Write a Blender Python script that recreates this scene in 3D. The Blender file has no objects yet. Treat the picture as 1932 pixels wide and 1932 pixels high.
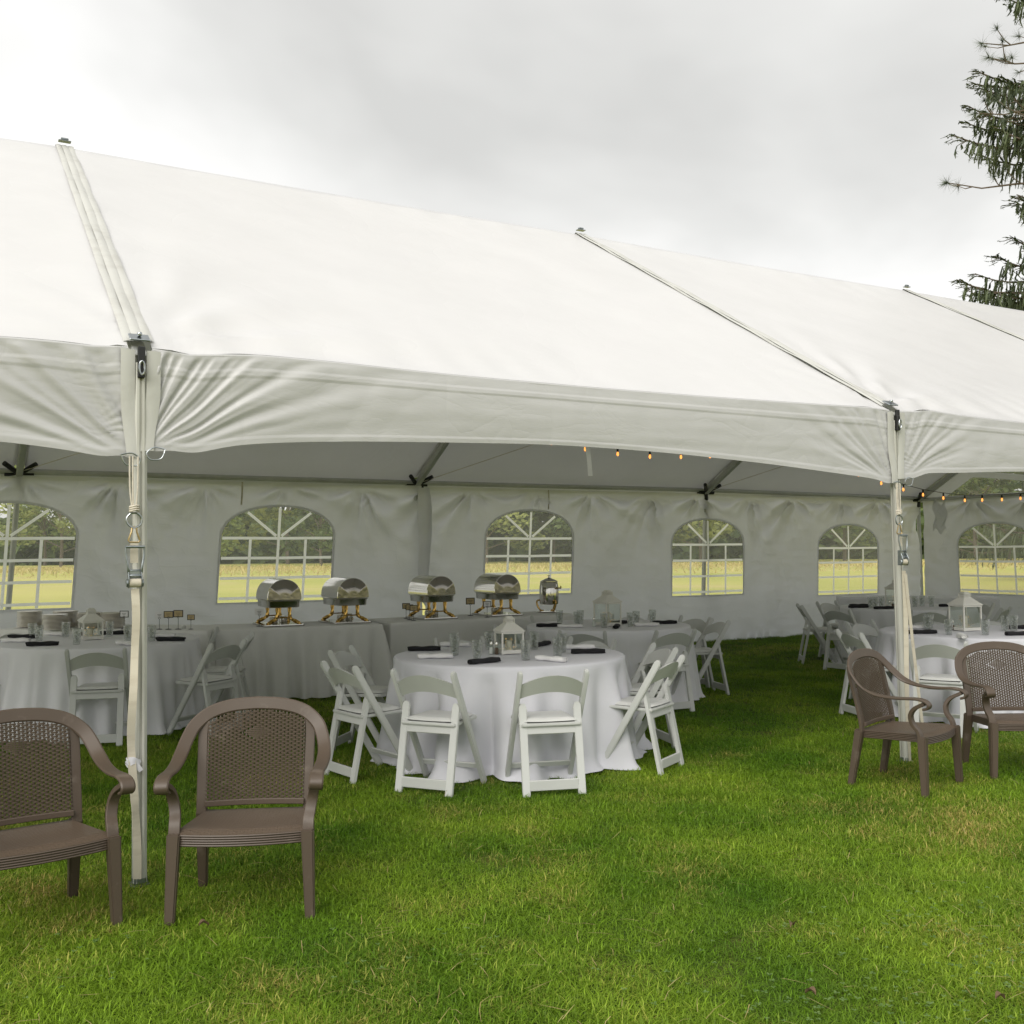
import bpy, bmesh, math, random
from mathutils import Vector, Matrix, noise as mnoise
PI = math.pi
random.seed(7)
S = bpy.context.scene
C = S.collection

# ------------------------------------------------------------------ camera, light, exposure
cam_d = bpy.data.cameras.new('camera'); cam = bpy.data.objects.new('camera', cam_d); C.objects.link(cam)
cam_d.sensor_width = 36.0; cam_d.lens = 36.0*1944.45/1932.0
cam_d.clip_start = 0.05; cam_d.clip_end = 2000
CAMZ = 1.55
cam.matrix_world = Matrix.Translation((0, 0, CAMZ)) @ Matrix.Rotation(PI/2+0.036413, 4, 'X') @ Matrix.Rotation(-0.0071324, 4, 'Z')
S.camera = cam
S.view_settings.view_transform = 'Standard'; S.view_settings.look = 'None'
S.view_settings.gamma = 1.0; S.view_settings.use_curve_mapping = False
S.view_settings.exposure = 1.12
S.render.film_transparent = False
S.cycles.max_bounces = 14; S.cycles.transparent_max_bounces = 16; S.cycles.diffuse_bounces = 6
S.cycles.glossy_bounces = 5; S.cycles.transmission_bounces = 10
S.cycles.caustics_reflective = False; S.cycles.caustics_refractive = False

SUN_EL, SUN_AZ = math.radians(42), math.radians(206)     # azimuth clockwise from +Y: behind the camera, to its left
sd = bpy.data.lights.new('sun', 'SUN'); sd.energy = 1.3; sd.angle = math.radians(48); sd.color = (1.0, 0.96, 0.9)
sun = bpy.data.objects.new('sun', sd); C.objects.link(sun)
sdir = Vector((math.sin(SUN_AZ)*math.cos(SUN_EL), math.cos(SUN_AZ)*math.cos(SUN_EL), math.sin(SUN_EL)))
sun.rotation_euler = (-sdir).to_track_quat('-Z', 'Y').to_euler()

W_ = bpy.data.worlds.new('World'); S.world = W_; W_.use_nodes = True
nt = W_.node_tree; nt.nodes.clear()
def N(t, typ, **kw):
    n = t.nodes.new(typ)
    for k, v in kw.items(): setattr(n, k, v)
    return n
def L(t, a, b): t.links.new(a, b)
def math_node(t, op, a, b=None, clamp=False):
    n = N(t, 'ShaderNodeMath', operation=op, use_clamp=clamp)
    for i, v in enumerate((a, b)):
        if v is None: continue
        if isinstance(v, (int, float)): n.inputs[i].default_value = v
        else: L(t, v, n.inputs[i])
    return n.outputs[0]
sky = N(nt, 'ShaderNodeTexSky', sky_type='NISHITA', sun_disc=False, sun_elevation=SUN_EL, sun_rotation=SUN_AZ)
tc = N(nt, 'ShaderNodeTexCoord'); sep = N(nt, 'ShaderNodeSeparateXYZ'); L(nt, tc.outputs['Generated'], sep.inputs[0])
zz = math_node(nt, 'ADD', math_node(nt, 'MAXIMUM', sep.outputs[2], 0.0), 0.22)
cx = math_node(nt, 'DIVIDE', sep.outputs[0], zz); cy = math_node(nt, 'DIVIDE', sep.outputs[1], zz)
comb = N(nt, 'ShaderNodeCombineXYZ'); L(nt, cx, comb.inputs[0]); L(nt, cy, comb.inputs[1])
CLOUD_OFF = (3.1, 1.7, 0.4)
mp = N(nt, 'ShaderNodeMapping'); mp.inputs['Location'].default_value = CLOUD_OFF; L(nt, comb.outputs[0], mp.inputs[0])
n1 = N(nt, 'ShaderNodeTexNoise'); n1.inputs['Scale'].default_value = 0.85; n1.inputs['Detail'].default_value = 5; n1.inputs['Roughness'].default_value = 0.48
n1.inputs['Distortion'].default_value = 0.3
L(nt, mp.outputs[0], n1.inputs['Vector'])
cr = N(nt, 'ShaderNodeValToRGB'); L(nt, n1.outputs[0], cr.inputs[0])
el = cr.color_ramp.elements
el[0].position = 0.36; el[0].color = (3.25, 3.24, 3.15, 1)
el[1].position = 0.60; el[1].color = (5.0, 4.97, 4.87, 1)
e2 = el.new(0.47); e2.color = (3.95, 3.94, 3.83, 1)
mx = N(nt, 'ShaderNodeMix', data_type='RGBA'); mx.inputs[0].default_value = 0.98
L(nt, sky.outputs[0], mx.inputs[6]); L(nt, cr.outputs[0], mx.inputs[7])
bg = N(nt, 'ShaderNodeBackground'); bg.inputs[1].default_value = 0.10
wo = N(nt, 'ShaderNodeOutputWorld'); L(nt, mx.outputs[2], bg.inputs[0]); L(nt, bg.outputs[0], wo.inputs[0])

# ------------------------------------------------------------------ materials
def newmat(name):
    m = bpy.data.materials.new(name); m.use_nodes = True
    t = m.node_tree; t.nodes.clear()
    return m, t
def mat(name, col, rough=0.5, metal=0.0, var=0.0, vscale=8.0, bump=0.0, bscale=60.0, bdist=0.002, spec=0.5, transl=0.0, col2=None, stretch=(1, 1, 1), c2pos=(0.45, 0.7), sheen=0.0, coord='Object', rnd=0.0, coat=0.0, crease=0.0, cscale=1.6):
    m, t = newmat(name)
    out = N(t, 'ShaderNodeOutputMaterial'); p = N(t, 'ShaderNodeBsdfPrincipled')
    p.inputs['Base Color'].default_value = (*col, 1); p.inputs['Roughness'].default_value = rough
    p.inputs['Metallic'].default_value = metal; p.inputs['Specular IOR Level'].default_value = spec
    p.inputs['Sheen Weight'].default_value = sheen; p.inputs['Coat Weight'].default_value = coat
    tcn = N(t, 'ShaderNodeTexCoord'); mpn = N(t, 'ShaderNodeMapping'); mpn.inputs['Scale'].default_value = stretch
    L(t, tcn.outputs[coord], mpn.inputs[0])
    colsock = None
    if var or col2:
        nn = N(t, 'ShaderNodeTexNoise'); nn.inputs['Scale'].default_value = vscale; nn.inputs['Detail'].default_value = 6; nn.inputs['Roughness'].default_value = 0.6
        L(t, mpn.outputs[0], nn.inputs['Vector'])
        r = N(t, 'ShaderNodeValToRGB'); L(t, nn.outputs[0], r.inputs[0])
        c2 = col2 or tuple(c*(1-var) for c in col); c1 = col if col2 else tuple(min(1, c*(1+var)) for c in col)
        r.color_ramp.elements[0].position = c2pos[0] if col2 else 0.3; r.color_ramp.elements[1].position = c2pos[1] if col2 else 0.7
        r.color_ramp.elements[0].color = (*(c1 if col2 else c2), 1); r.color_ramp.elements[1].color = (*(c2 if col2 else c1), 1)
        colsock = r.outputs[0]
    if rnd:
        oi = N(t, 'ShaderNodeObjectInfo'); h = N(t, 'ShaderNodeHueSaturation')
        mr = N(t, 'ShaderNodeMapRange'); mr.inputs[3].default_value = 1-rnd; mr.inputs[4].default_value = 1+rnd
        L(t, oi.outputs['Random'], mr.inputs[0]); L(t, mr.outputs[0], h.inputs['Value'])
        if colsock: L(t, colsock, h.inputs['Color'])
        else: h.inputs['Color'].default_value = (*col, 1)
        colsock = h.outputs[0]
    if colsock: L(t, colsock, p.inputs['Base Color'])
    if bump:
        bn = N(t, 'ShaderNodeTexNoise'); bn.inputs['Scale'].default_value = bscale; bn.inputs['Detail'].default_value = 5
        L(t, mpn.outputs[0], bn.inputs['Vector'])
        b = N(t, 'ShaderNodeBump'); b.inputs['Strength'].default_value = bump; b.inputs['Distance'].default_value = bdist
        L(t, bn.outputs[0], b.inputs['Height']); L(t, b.outputs[0], p.inputs['Normal'])
        if crease:      # sharp random creases pressed into the sheet
            h = None
            for sc_, st_ in ((cscale, (1, 1, .55)), (cscale*2.6, (.7, .7, 1.6))):
                m2 = N(t, 'ShaderNodeMapping'); m2.inputs['Scale'].default_value = st_; L(t, tcn.outputs['Object'], m2.inputs[0])
                cn = N(t, 'ShaderNodeTexNoise'); cn.inputs['Scale'].default_value = sc_; cn.inputs['Detail'].default_value = 3; cn.inputs['Roughness'].default_value = .45; cn.inputs['Distortion'].default_value = .8
                L(t, m2.outputs[0], cn.inputs['Vector'])
                a_ = math_node(t, 'ABSOLUTE', math_node(t, 'SUBTRACT', cn.outputs[0], .5)); a_ = math_node(t, 'POWER', a_, .55)
                h = a_ if h is None else math_node(t, 'ADD', h, math_node(t, 'MULTIPLY', a_, .4))
            b2 = N(t, 'ShaderNodeBump'); b2.inputs['Strength'].default_value = crease; b2.inputs['Distance'].default_value = .06
            L(t, h, b2.inputs['Height']); L(t, b2.outputs[0], b.inputs['Normal'])
    if transl:
        tr = N(t, 'ShaderNodeBsdfTranslucent'); tr.inputs[0].default_value = (*col, 1)
        if colsock: L(t, colsock, tr.inputs[0])
        if bump: L(t, b.outputs[0], tr.inputs['Normal'])
        ms = N(t, 'ShaderNodeMixShader'); ms.inputs[0].default_value = transl
        L(t, p.outputs[0], ms.inputs[1]); L(t, tr.outputs[0], ms.inputs[2]); L(t, ms.outputs[0], out.inputs[0])
    else: L(t, p.outputs[0], out.inputs[0])
    return m
M = {}
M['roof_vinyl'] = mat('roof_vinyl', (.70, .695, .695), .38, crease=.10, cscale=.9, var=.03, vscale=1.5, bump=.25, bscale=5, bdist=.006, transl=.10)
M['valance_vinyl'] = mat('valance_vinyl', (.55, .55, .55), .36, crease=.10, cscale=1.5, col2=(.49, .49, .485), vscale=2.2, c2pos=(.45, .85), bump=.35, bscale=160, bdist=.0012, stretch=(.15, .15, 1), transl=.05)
M['trim_vinyl'] = mat('trim_vinyl', (.56, .56, .525), .45, col2=(.42, .41, .37), vscale=5, c2pos=(.5, .85), bump=.2, bscale=30, transl=.03)
M['wall_vinyl'] = mat('wall_vinyl', (.755, .762, .79), .34, crease=.34, cscale=1.1, var=.035, vscale=1.3, bump=.3, bscale=7, bdist=.006, transl=.38)
M['clear_vinyl'] = None
M['strip_white'] = mat('strip_white', (.95, .95, .94), .5, transl=.9)
M['aluminium'] = mat('aluminium', (.50, .51, .485), .55, metal=.4, var=.08, vscale=6, stretch=(1, 1, .1))
M['pole_metal'] = mat('pole_metal', (.56, .56, .51), .5, metal=.2, col2=(.38, .37, .33), vscale=9, c2pos=(.5, .8), stretch=(1, 1, .15), bump=.1, bscale=40)
M['dark_metal'] = mat('dark_metal', (.035, .036, .037), .45, metal=.6)
M['steel'] = mat('steel', (.42, .45, .46), .28, metal=1.0, var=.15, vscale=20)
M['zinc'] = mat('zinc', (.30, .33, .34), .35, metal=.9, var=.2, vscale=40)
M['gold_zinc'] = mat('gold_zinc', (.55, .42, .22), .35, metal=.9, var=.2, vscale=40)
M['webbing'] = mat('webbing', (.55, .51, .41), .85, col2=(.36, .31, .23), vscale=14, c2pos=(.5, .8), bump=.6, bscale=220, bdist=.001, stretch=(.2, .2, 1))
M['rope'] = mat('rope', (.62, .57, .48), .9, bump=.5, bscale=120, bdist=.001, var=.12, vscale=40)
M['chair_resin'] = mat('chair_resin', (.57, .58, .56), .42, var=.03, vscale=4, rnd=.03, col2=None)
M['seat_vinyl'] = mat('seat_vinyl', (.66, .665, .645), .5, bump=.15, bscale=25, var=.03, vscale=5, rnd=.03)
M['cloth_white'] = mat('cloth_white', (.69, .69, .735), .85, var=.02, vscale=3, bump=.12, bscale=300, bdist=.0006, sheen=.15, transl=.06)
M['cloth_grey'] = mat('cloth_grey', (.74, .74, .715), .85, var=.03, vscale=3, bump=.12, bscale=300, bdist=.0006, sheen=.15, transl=.04)
M['cloth_pale'] = mat('cloth_pale', (.80, .80, .83), .85, var=.02, vscale=3, bump=.12, bscale=300, bdist=.0006, sheen=.15, transl=.06)
M['napkin_white'] = mat('napkin_white', (.76, .755, .75), .9, bump=.3, bscale=200, bdist=.0008, sheen=.1)
M['napkin_black'] = mat('napkin_black', (.008, .008, .010), .9, bump=.3, bscale=200, bdist=.0008, sheen=.05)
M['brown_resin'] = mat('brown_resin', (.085, .062, .044), .45, col2=(.185, .15, .12), c2pos=(.60, .80), vscale=7, bump=.12, bscale=180, bdist=.0006, spec=.5)
M['brown_dark'] = mat('brown_dark', (.022, .016, .012), .7)
M['chrome'] = mat('chrome', (.56, .55, .52), .09, metal=1.0)
M['chrome_dull'] = mat('chrome_dull', (.62, .61, .57), .22, metal=1.0)
M['end_chrome_dimmed'] = mat('end_chrome_dimmed', (.30, .285, .255), .15, metal=1.0, bump=.2, bscale=14, bdist=.01)  # chafing lid ends: chrome darkened in colour to dim the lawn's reflection
M['gold'] = mat('gold', (.62, .40, .12), .2, metal=1.0)
M['lantern_white'] = mat('lantern_white', (.72, .71, .66), .45, var=.04, vscale=10)
M['candle'] = mat('candle', (.62, .59, .50), .6, spec=.3)
M['plate'] = mat('plate', (.72, .68, .60), .2, rnd=.03)
M['card_white'] = mat('card_white', (.74, .74, .74), .7)
M['card_tan'] = mat('card_tan', (.48, .38, .20), .7)
M['ink'] = mat('ink', (.02, .02, .02), .8)
M['salt'] = mat('salt', (.75, .74, .72), .7)
M['pepper'] = mat('pepper', (.10, .065, .045), .8, var=.3, vscale=80)
M['bark'] = mat('bark', (.13, .105, .085), .9, var=.25, vscale=3, bump=.6, bscale=6, bdist=.03, stretch=(1, 1, .2))
M['bark_twig'] = mat('bark_twig', (.13, .10, .075), .9, var=.25, vscale=9)
def leafmat(name, c1, c2, tr=.3, sc=.35):
    m, t = newmat(name)
    out = N(t, 'ShaderNodeOutputMaterial'); g = N(t, 'ShaderNodeNewGeometry'); nn = N(t, 'ShaderNodeTexNoise')
    nn.inputs['Scale'].default_value = sc; nn.inputs['Detail'].default_value = 5
    L(t, g.outputs['Position'], nn.inputs['Vector'])
    ad = math_node(t, 'ADD', math_node(t, 'MULTIPLY', nn.outputs[0], 1.1), math_node(t, 'MULTIPLY', g.outputs['Random Per Island'], .55))
    r = N(t, 'ShaderNodeValToRGB'); L(t, ad, r.inputs[0])
    r.color_ramp.elements[0].position = .5; r.color_ramp.elements[0].color = (*c1, 1)
    r.color_ramp.elements[1].position = 1.15; r.color_ramp.elements[1].color = (*c2, 1)
    p = N(t, 'ShaderNodeBsdfPrincipled'); p.inputs['Roughness'].default_value = .6; p.inputs['Specular IOR Level'].default_value = .3
    L(t, r.outputs[0], p.inputs['Base Color'])
    tn = N(t, 'ShaderNodeBsdfTranslucent'); L(t, r.outputs[0], tn.inputs[0])
    ms = N(t, 'ShaderNodeMixShader'); ms.inputs[0].default_value = tr
    L(t, p.outputs[0], ms.inputs[1]); L(t, tn.outputs[0], ms.inputs[2]); L(t, ms.outputs[0], out.inputs[0])
    return m
M['leaf_green'] = leafmat('leaf_green', (.085, .125, .035), (.27, .33, .09))
M['leaf_olive'] = leafmat('leaf_olive', (.11, .14, .045), (.31, .34, .11))
M['leaf_dark'] = leafmat('leaf_dark', (.055, .09, .035), (.16, .21, .08))
M['spruce_leaf'] = leafmat('spruce_leaf', (.045, .064, .036), (.13, .16, .08), tr=.15, sc=.8)
M['pine_leaf'] = leafmat('pine_leaf', (.05, .075, .045), (.15, .18, .11), tr=.2, sc=2)
M['reed'] = leafmat('reed', (.46, .39, .16), (.62, .52, .24), tr=.3, sc=.5)
def glassy(name, tint, k_clear, rough=0.0, milk=0.0):
    m, t = newmat(name); out = N(t, 'ShaderNodeOutputMaterial')
    g = N(t, 'ShaderNodeBsdfGlass'); g.inputs['Color'].default_value = (*tint, 1); g.inputs['IOR'].default_value = 1.33; g.inputs['Roughness'].default_value = rough
    tr = N(t, 'ShaderNodeBsdfTransparent'); tr.inputs[0].default_value = (*tint, 1)
    ms = N(t, 'ShaderNodeMixShader'); ms.inputs[0].default_value = k_clear
    L(t, g.outputs[0], ms.inputs[1]); L(t, tr.outputs[0], ms.inputs[2])
    L(t, ms.outputs[0], out.inputs[0])
    return m
def film(name, tint, gloss, milk, rough=.12, bump=.15, bsc=3.0):
    m, t = newmat(name); out = N(t, 'ShaderNodeOutputMaterial')
    tr = N(t, 'ShaderNodeBsdfTransparent'); tr.inputs[0].default_value = (*tint, 1)
    gl = N(t, 'ShaderNodeBsdfGlossy'); gl.inputs['Roughness'].default_value = rough
    df = N(t, 'ShaderNodeBsdfTranslucent'); df.inputs[0].default_value = (.85, .85, .8, 1)
    fr = N(t, 'ShaderNodeLayerWeight'); fr.inputs[0].default_value = .25
    tcn = N(t, 'ShaderNodeTexCoord'); nn = N(t, 'ShaderNodeTexNoise'); nn.inputs['Scale'].default_value = bsc; nn.inputs['Detail'].default_value = 3
    L(t, tcn.outputs['Object'], nn.inputs[0]); b = N(t, 'ShaderNodeBump'); b.inputs['Strength'].default_value = bump; b.inputs['Distance'].default_value = .02
    L(t, nn.outputs[0], b.inputs['Height']); L(t, b.outputs[0], gl.inputs['Normal'])
    a = N(t, 'ShaderNodeMixShader'); a.inputs[0].default_value = milk
    L(t, tr.outputs[0], a.inputs[1]); L(t, df.outputs[0], a.inputs[2])
    c = N(t, 'ShaderNodeMixShader'); L(t, math_node(t, 'MULTIPLY', fr.outputs['Facing'], gloss), c.inputs[0])
    L(t, a.outputs[0], c.inputs[1]); L(t, gl.outputs[0], c.inputs[2]); L(t, c.outputs[0], out.inputs[0])
    return m
M['clear_vinyl'] = film('clear_vinyl', (.97, .97, .95), .25, .18)
M['glass'] = film('glass', (.95, .965, .96), 1.0, .12, .03, .6, 60)
M['ice'] = film('ice', (.93, .95, .95), .9, .35, .1, .8, 90)
M['pane'] = film('pane', (.93, .96, .94), .35, .02, .02, 0)
def emis(name, col, s):
    m, t = newmat(name); out = N(t, 'ShaderNodeOutputMaterial'); e = N(t, 'ShaderNodeEmission')
    e.inputs[0].default_value = (*col, 1); e.inputs[1].default_value = s; L(t, e.outputs[0], out.inputs[0]); return m
M['bulb_lit'] = emis('bulb_lit', (1.0, .33, .07), 1.0)
M['filament'] = emis('filament', (1.0, .80, .5), 9.0)
M['fairy'] = emis('fairy', (1.0, .6, .2), .7)

# ------------------------------------------------------------------ mesh builder
def V(*a): return Vector(a)
class MB:
    def __init__(s): s.v = []; s.f = []; s.mi = []; s.m = 0
    def add(s, vs, fs):
        o = len(s.v); s.v += [tuple(x) for x in vs]; s.f += [tuple(i+o for i in f) for f in fs]; s.mi += [s.m]*len(fs); return s
    def box(s, c, size, rot=None):
        c = Vector(c); h = Vector(size)/2; vs = []
        for x in (-1, 1):
            for y in (-1, 1):
                for z in (-1, 1):
                    p = Vector((x*h.x, y*h.y, z*h.z))
                    vs.append(c+(rot @ p if rot else p))
        return s.add(vs, [(0, 1, 3, 2), (4, 6, 7, 5), (0, 4, 5, 1), (2, 3, 7, 6), (0, 2, 6, 4), (1, 5, 7, 3)])
    def sweep(s, pts, prof, side, cap=True, closed=False):
        """prof: list of (a,b); side: Vector or list of Vectors = direction of a at each point"""
        pts = [Vector(p) for p in pts]; n = len(pts); vs = []
        for i, p in enumerate(pts):
            if closed: t = pts[(i+1) % n]-pts[i-1]
            else: t = pts[min(i+1, n-1)]-pts[max(i-1, 0)]
            t.normalize(); a = Vector(side[i] if isinstance(side, list) else side); a = a-t*a.dot(t)
            if a.length < 1e-5: a = t.orthogonal()
            a.normalize(); b = t.cross(a)
            pr = prof(i/(n-1)) if callable(prof) else prof
            vs += [p+a*u+b*w for u, w in pr]
        k = len(pr); fs = []
        for i in range(n if closed else n-1):
            j = (i+1) % n
            for q in range(k): r = (q+1) % k; fs.append((i*k+q, i*k+r, j*k+r, j*k+q))
        if cap and not closed: fs += [tuple(range(k))[::-1], tuple((n-1)*k+q for q in range(k))]
        return s.add(vs, fs)
    def bar(s, a, b, w, h, side=(1, 0, 0)):
        return s.sweep([a, b], [(-w/2, -h/2), (w/2, -h/2), (w/2, h/2), (-w/2, h/2)], Vector(side))
    def tube(s, pts, r, n=8, closed=False, cap=True):
        pts = [Vector(p) for p in pts]; m = len(pts); vs = []; a = None
        for i, p in enumerate(pts):
            t = (pts[(i+1) % m]-pts[i-1]) if closed else pts[min(i+1, m-1)]-pts[max(i-1, 0)]
            if t.length < 1e-9: t = Vector((0, 0, 1))
            t.normalize()
            a = t.orthogonal() if a is None else a-t*a.dot(t)
            if a.length < 1e-6: a = t.orthogonal()
            a.normalize(); b = t.cross(a); rr = r[i] if isinstance(r, (list, tuple)) else r
            vs += [p+(a*math.cos(2*PI*q/n)+b*math.sin(2*PI*q/n))*rr for q in range(n)]
        fs = []
        for i in range(m if closed else m-1):
            j = (i+1) % m
            for q in range(n): fs.append((i*n+q, i*n+(q+1) % n, j*n+(q+1) % n, j*n+q))
        if cap and not closed: fs += [tuple(range(n))[::-1], tuple((m-1)*n+q for q in range(n))]
        return s.add(vs, fs)
    def lathe(s, prof, n=20, c=(0, 0, 0), cap=True):
        c = Vector(c); vs = []; m = len(prof)
        for r, z in prof: vs += [c+Vector((r*math.cos(2*PI*q/n), r*math.sin(2*PI*q/n), z)) for q in range(n)]
        fs = []
        for i in range(m-1):
            for q in range(n): fs.append((i*n+q, i*n+(q+1) % n, (i+1)*n+(q+1) % n, (i+1)*n+q))
        if cap: fs += [tuple(range(n))[::-1], tuple((m-1)*n+q for q in range(n))]
        return s.add(vs, fs)
    def grid(s, fn, nu, nv, wrapu=False, keep=None):
        vs = [fn(i/nu, j/nv) for j in range(nv+1) for i in range(nu+(0 if wrapu else 1))]
        w = nu if wrapu else nu+1; fs = []
        for j in range(nv):
            for i in range(nu):
                i2 = (i+1) % w
                if keep and not keep((i+.5)/nu, (j+.5)/nv): continue
                fs.append((j*w+i, j*w+i2, (j+1)*w+i2, (j+1)*w+i))
        return s.add(vs, fs)
    def prism(s, poly, vec):
        n = len(poly); vec = Vector(vec); vs = [Vector(p) for p in poly]+[Vector(p)+vec for p in poly]
        return s.add(vs, [tuple(range(n))[::-1], tuple(range(n, 2*n))]+[(i, (i+1) % n, n+(i+1) % n, n+i) for i in range(n)])
    def build(s, name, m, parent=None, bevel=0.0, seg=1, smooth=35, merge=True):
        me = bpy.data.meshes.new(name); me.from_pydata(s.v, [], s.f)
        ms = m if isinstance(m, list) else [m]
        for x in ms: me.materials.append(x if not isinstance(x, str) else M[x])
        if any(s.mi): me.polygons.foreach_set('material_index', s.mi)
        bm = bmesh.new(); bm.from_mesh(me)
        if merge: bmesh.ops.remove_doubles(bm, verts=bm.verts, dist=1e-5)
        loose = [v for v in bm.verts if not v.link_faces]
        if loose: bmesh.ops.delete(bm, geom=loose, context='VERTS')
        bmesh.ops.recalc_face_normals(bm, faces=bm.faces)
        if bevel:
            es = [e for e in bm.edges if len(e.link_faces) == 2 and e.calc_face_angle(0) > .6]
            bmesh.ops.bevel(bm, geom=es, offset=bevel, segments=seg, affect='EDGES', clamp_overlap=True)
        bm.to_mesh(me); bm.free()
        if smooth is not None:
            me.shade_smooth(); me.set_sharp_from_angle(angle=math.radians(smooth))
        o = bpy.data.objects.new(name, me); C.objects.link(o)
        if parent is not None: o.parent = parent
        return o
def tag(o, label=None, cat=None, group=None, kind=None):
    if label: o['label'] = label
    if cat: o['category'] = cat
    if group: o['group'] = group
    if kind: o['kind'] = kind
    return o
def thing(name, label, cat, loc=(0, 0, 0), rz=0.0, group=None):
    o = bpy.data.objects.new(name, None); C.objects.link(o); o.empty_display_size = .1
    o.location = loc; o.rotation_euler = (0, 0, rz)
    return tag(o, label, cat, group)
def dup(o, parent=None):
    c = o.copy(); C.objects.link(c)
    if parent is not None: c.parent = parent
    for ch in list(o.children): dup(ch, c)
    return c
class Proto:
    """first placing uses the original, later ones copies"""
    def __init__(s, root): s.r = root; s.used = False
    def place(s, loc, rz, label, group=None, scale=None):
        o = dup(s.r) if s.used else s.r
        s.used = True; o.location = loc; o.rotation_euler = (0, 0, rz); o['label'] = label
        if group: o['group'] = group
        if scale: o.scale = scale
        return o
def ncurve(p, sc, seed=0): return mnoise.noise(Vector((p[0]*sc+seed*7.13, p[1]*sc-seed*3.7, p[2]*sc+seed*1.9)))
def smoothstep(a, b, x):
    t = max(0, min(1, (x-a)/(b-a))); return t*t*(3-2*t)
def spline(pts, n):
    pts = [Vector(p) for p in pts]; out = []
    for i in range(len(pts)-1):
        p0, p1, p2, p3 = pts[max(i-1, 0)], pts[i], pts[i+1], pts[min(i+2, len(pts)-1)]
        for k in range(n):
            t = k/n
            out.append(.5*((2*p1)+(p2-p0)*t+(2*p0-5*p1+4*p2-p3)*t*t+(3*p1-p0-3*p2+p3)*t**3))
    out.append(pts[-1]); return out

# ------------------------------------------------------------------ tent frame of reference
DIR = V(.874396, .485213, 0); ACR = V(-.485213, .874396, 0); P1 = V(-1.7657, 4.9048, 0)
BAY, WID, EAVE, RIDGE = 5.2092, 8.4204, 2.5365, 4.9703
def TP(s, a, z): return P1+DIR*s+ACR*a+V(0, 0, z)
NE = {-1: TP(-BAY, 0, 2.50), 0: V(-1.777, 4.905, 2.532), 1: V(2.761, 7.432, 2.542), 2: TP(2*BAY, 0, EAVE), 3: TP(3*BAY, 0, EAVE)}
FE = {-1: TP(-BAY, WID, 2.50), 0: V(-5.877, 12.268, 2.551), 1: V(-1.376, 14.795, 2.548), 2: V(3.259, 17.323, 2.555), 3: V(7.83, 19.85, 2.51)}
RG = {-1: TP(-BAY, WID/2, 4.55), 0: V(-3.757, 8.586, 4.972), 1: V(.772, 11.114, 4.972), 2: V(5.292, 13.641, 4.965), 3: TP(3*BAY, WID/2, RIDGE)}
NB = {-1: TP(-BAY, 0, 0), 0: V(-1.752, 4.87, 0), 1: V(2.825, 7.50, 0), 2: TP(2*BAY, 0, 0), 3: TP(3*BAY, 0, 0)}
FB = {-1: TP(-BAY, WID, 0), 0: V(-6.376, 12.937, 0), 1: V(-1.40, 14.86, 0), 2: V(3.21, 17.52, 0), 3: V(7.90, 19.93, 0)}

# ------------------------------------------------------------------ ground
def ground_mat(name, c_dry, c_g1, c_g2, sc1, sc2, bump):
    m, t = newmat(name); out = N(t, 'ShaderNodeOutputMaterial'); p = N(t, 'ShaderNodeBsdfPrincipled'); p.inputs['Roughness'].default_value = .9
    p.inputs['Specular IOR Level'].default_value = .1
    g = N(t, 'ShaderNodeNewGeometry')
    a = N(t, 'ShaderNodeTexNoise'); a.inputs['Scale'].default_value = sc1; a.inputs['Detail'].default_value = 6; L(t, g.outputs['Position'], a.inputs[0])
    b = N(t, 'ShaderNodeTexNoise'); b.inputs['Scale'].default_value = sc2; b.inputs['Detail'].default_value = 6; L(t, g.outputs['Position'], b.inputs[0])
    r = N(t, 'ShaderNodeValToRGB'); L(t, a.outputs[0], r.inputs[0])
    r.color_ramp.elements[0].position = .38; r.color_ramp.elements[0].color = (*c_g1, 1); r.color_ramp.elements[1].position = .64; r.color_ramp.elements[1].color = (*c_g2, 1)
    r2 = N(t, 'ShaderNodeValToRGB'); L(t, b.outputs[0], r2.inputs[0]); r2.color_ramp.elements[0].position = .5; r2.color_ramp.elements[1].position = .72
    mx = N(t, 'ShaderNodeMix', data_type='RGBA'); L(t, r2.outputs[0], mx.inputs[0]); L(t, r.outputs[0], mx.inputs[6]); mx.inputs[7].default_value = (*c_dry, 1)
    L(t, mx.outputs[2], p.inputs['Base Color'])
    bn = N(t, 'ShaderNodeBump'); bn.inputs['Strength'].default_value = bump; bn.inputs['Distance'].default_value = .05
    c = N(t, 'ShaderNodeTexNoise'); c.inputs['Scale'].default_value = 12; c.inputs['Detail'].default_value = 8; L(t, g.outputs['Position'], c.inputs[0])
    L(t, c.outputs[0], bn.inputs['Height']); L(t, bn.outputs[0], p.inputs['Normal']); L(t, p.outputs[0], out.inputs[0])
    return m
M['lawn_soil'] = ground_mat('lawn_soil', (.11, .10, .03), (.035, .065, .010), (.06, .10, .016), 1.2, 3.0, .6)
M['field'] = ground_mat('field', (.56, .47, .22), (.40, .415, .105), (.52, .49, .16), .06, .13, .5)
b = MB()
def lawn_z(x, y): return .02*mnoise.noise(V(x*.35, y*.35, 0))-.01
b.grid(lambda u, v: (-14+34*u, -3+24.3*v, lawn_z(-14+34*u, -3+24.3*v)), 120, 90)
tag(b.build('lawn', 'lawn_soil', smooth=180), 'mown green lawn running from the foreground in under the tent', kind='structure')
b = MB(); b.grid(lambda u, v: (-900+1800*u, -300+1500*v, -.03), 4, 4)
tag(b.build('field', 'field'), 'pale yellow green mown field behind the tent', kind='structure')

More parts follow.
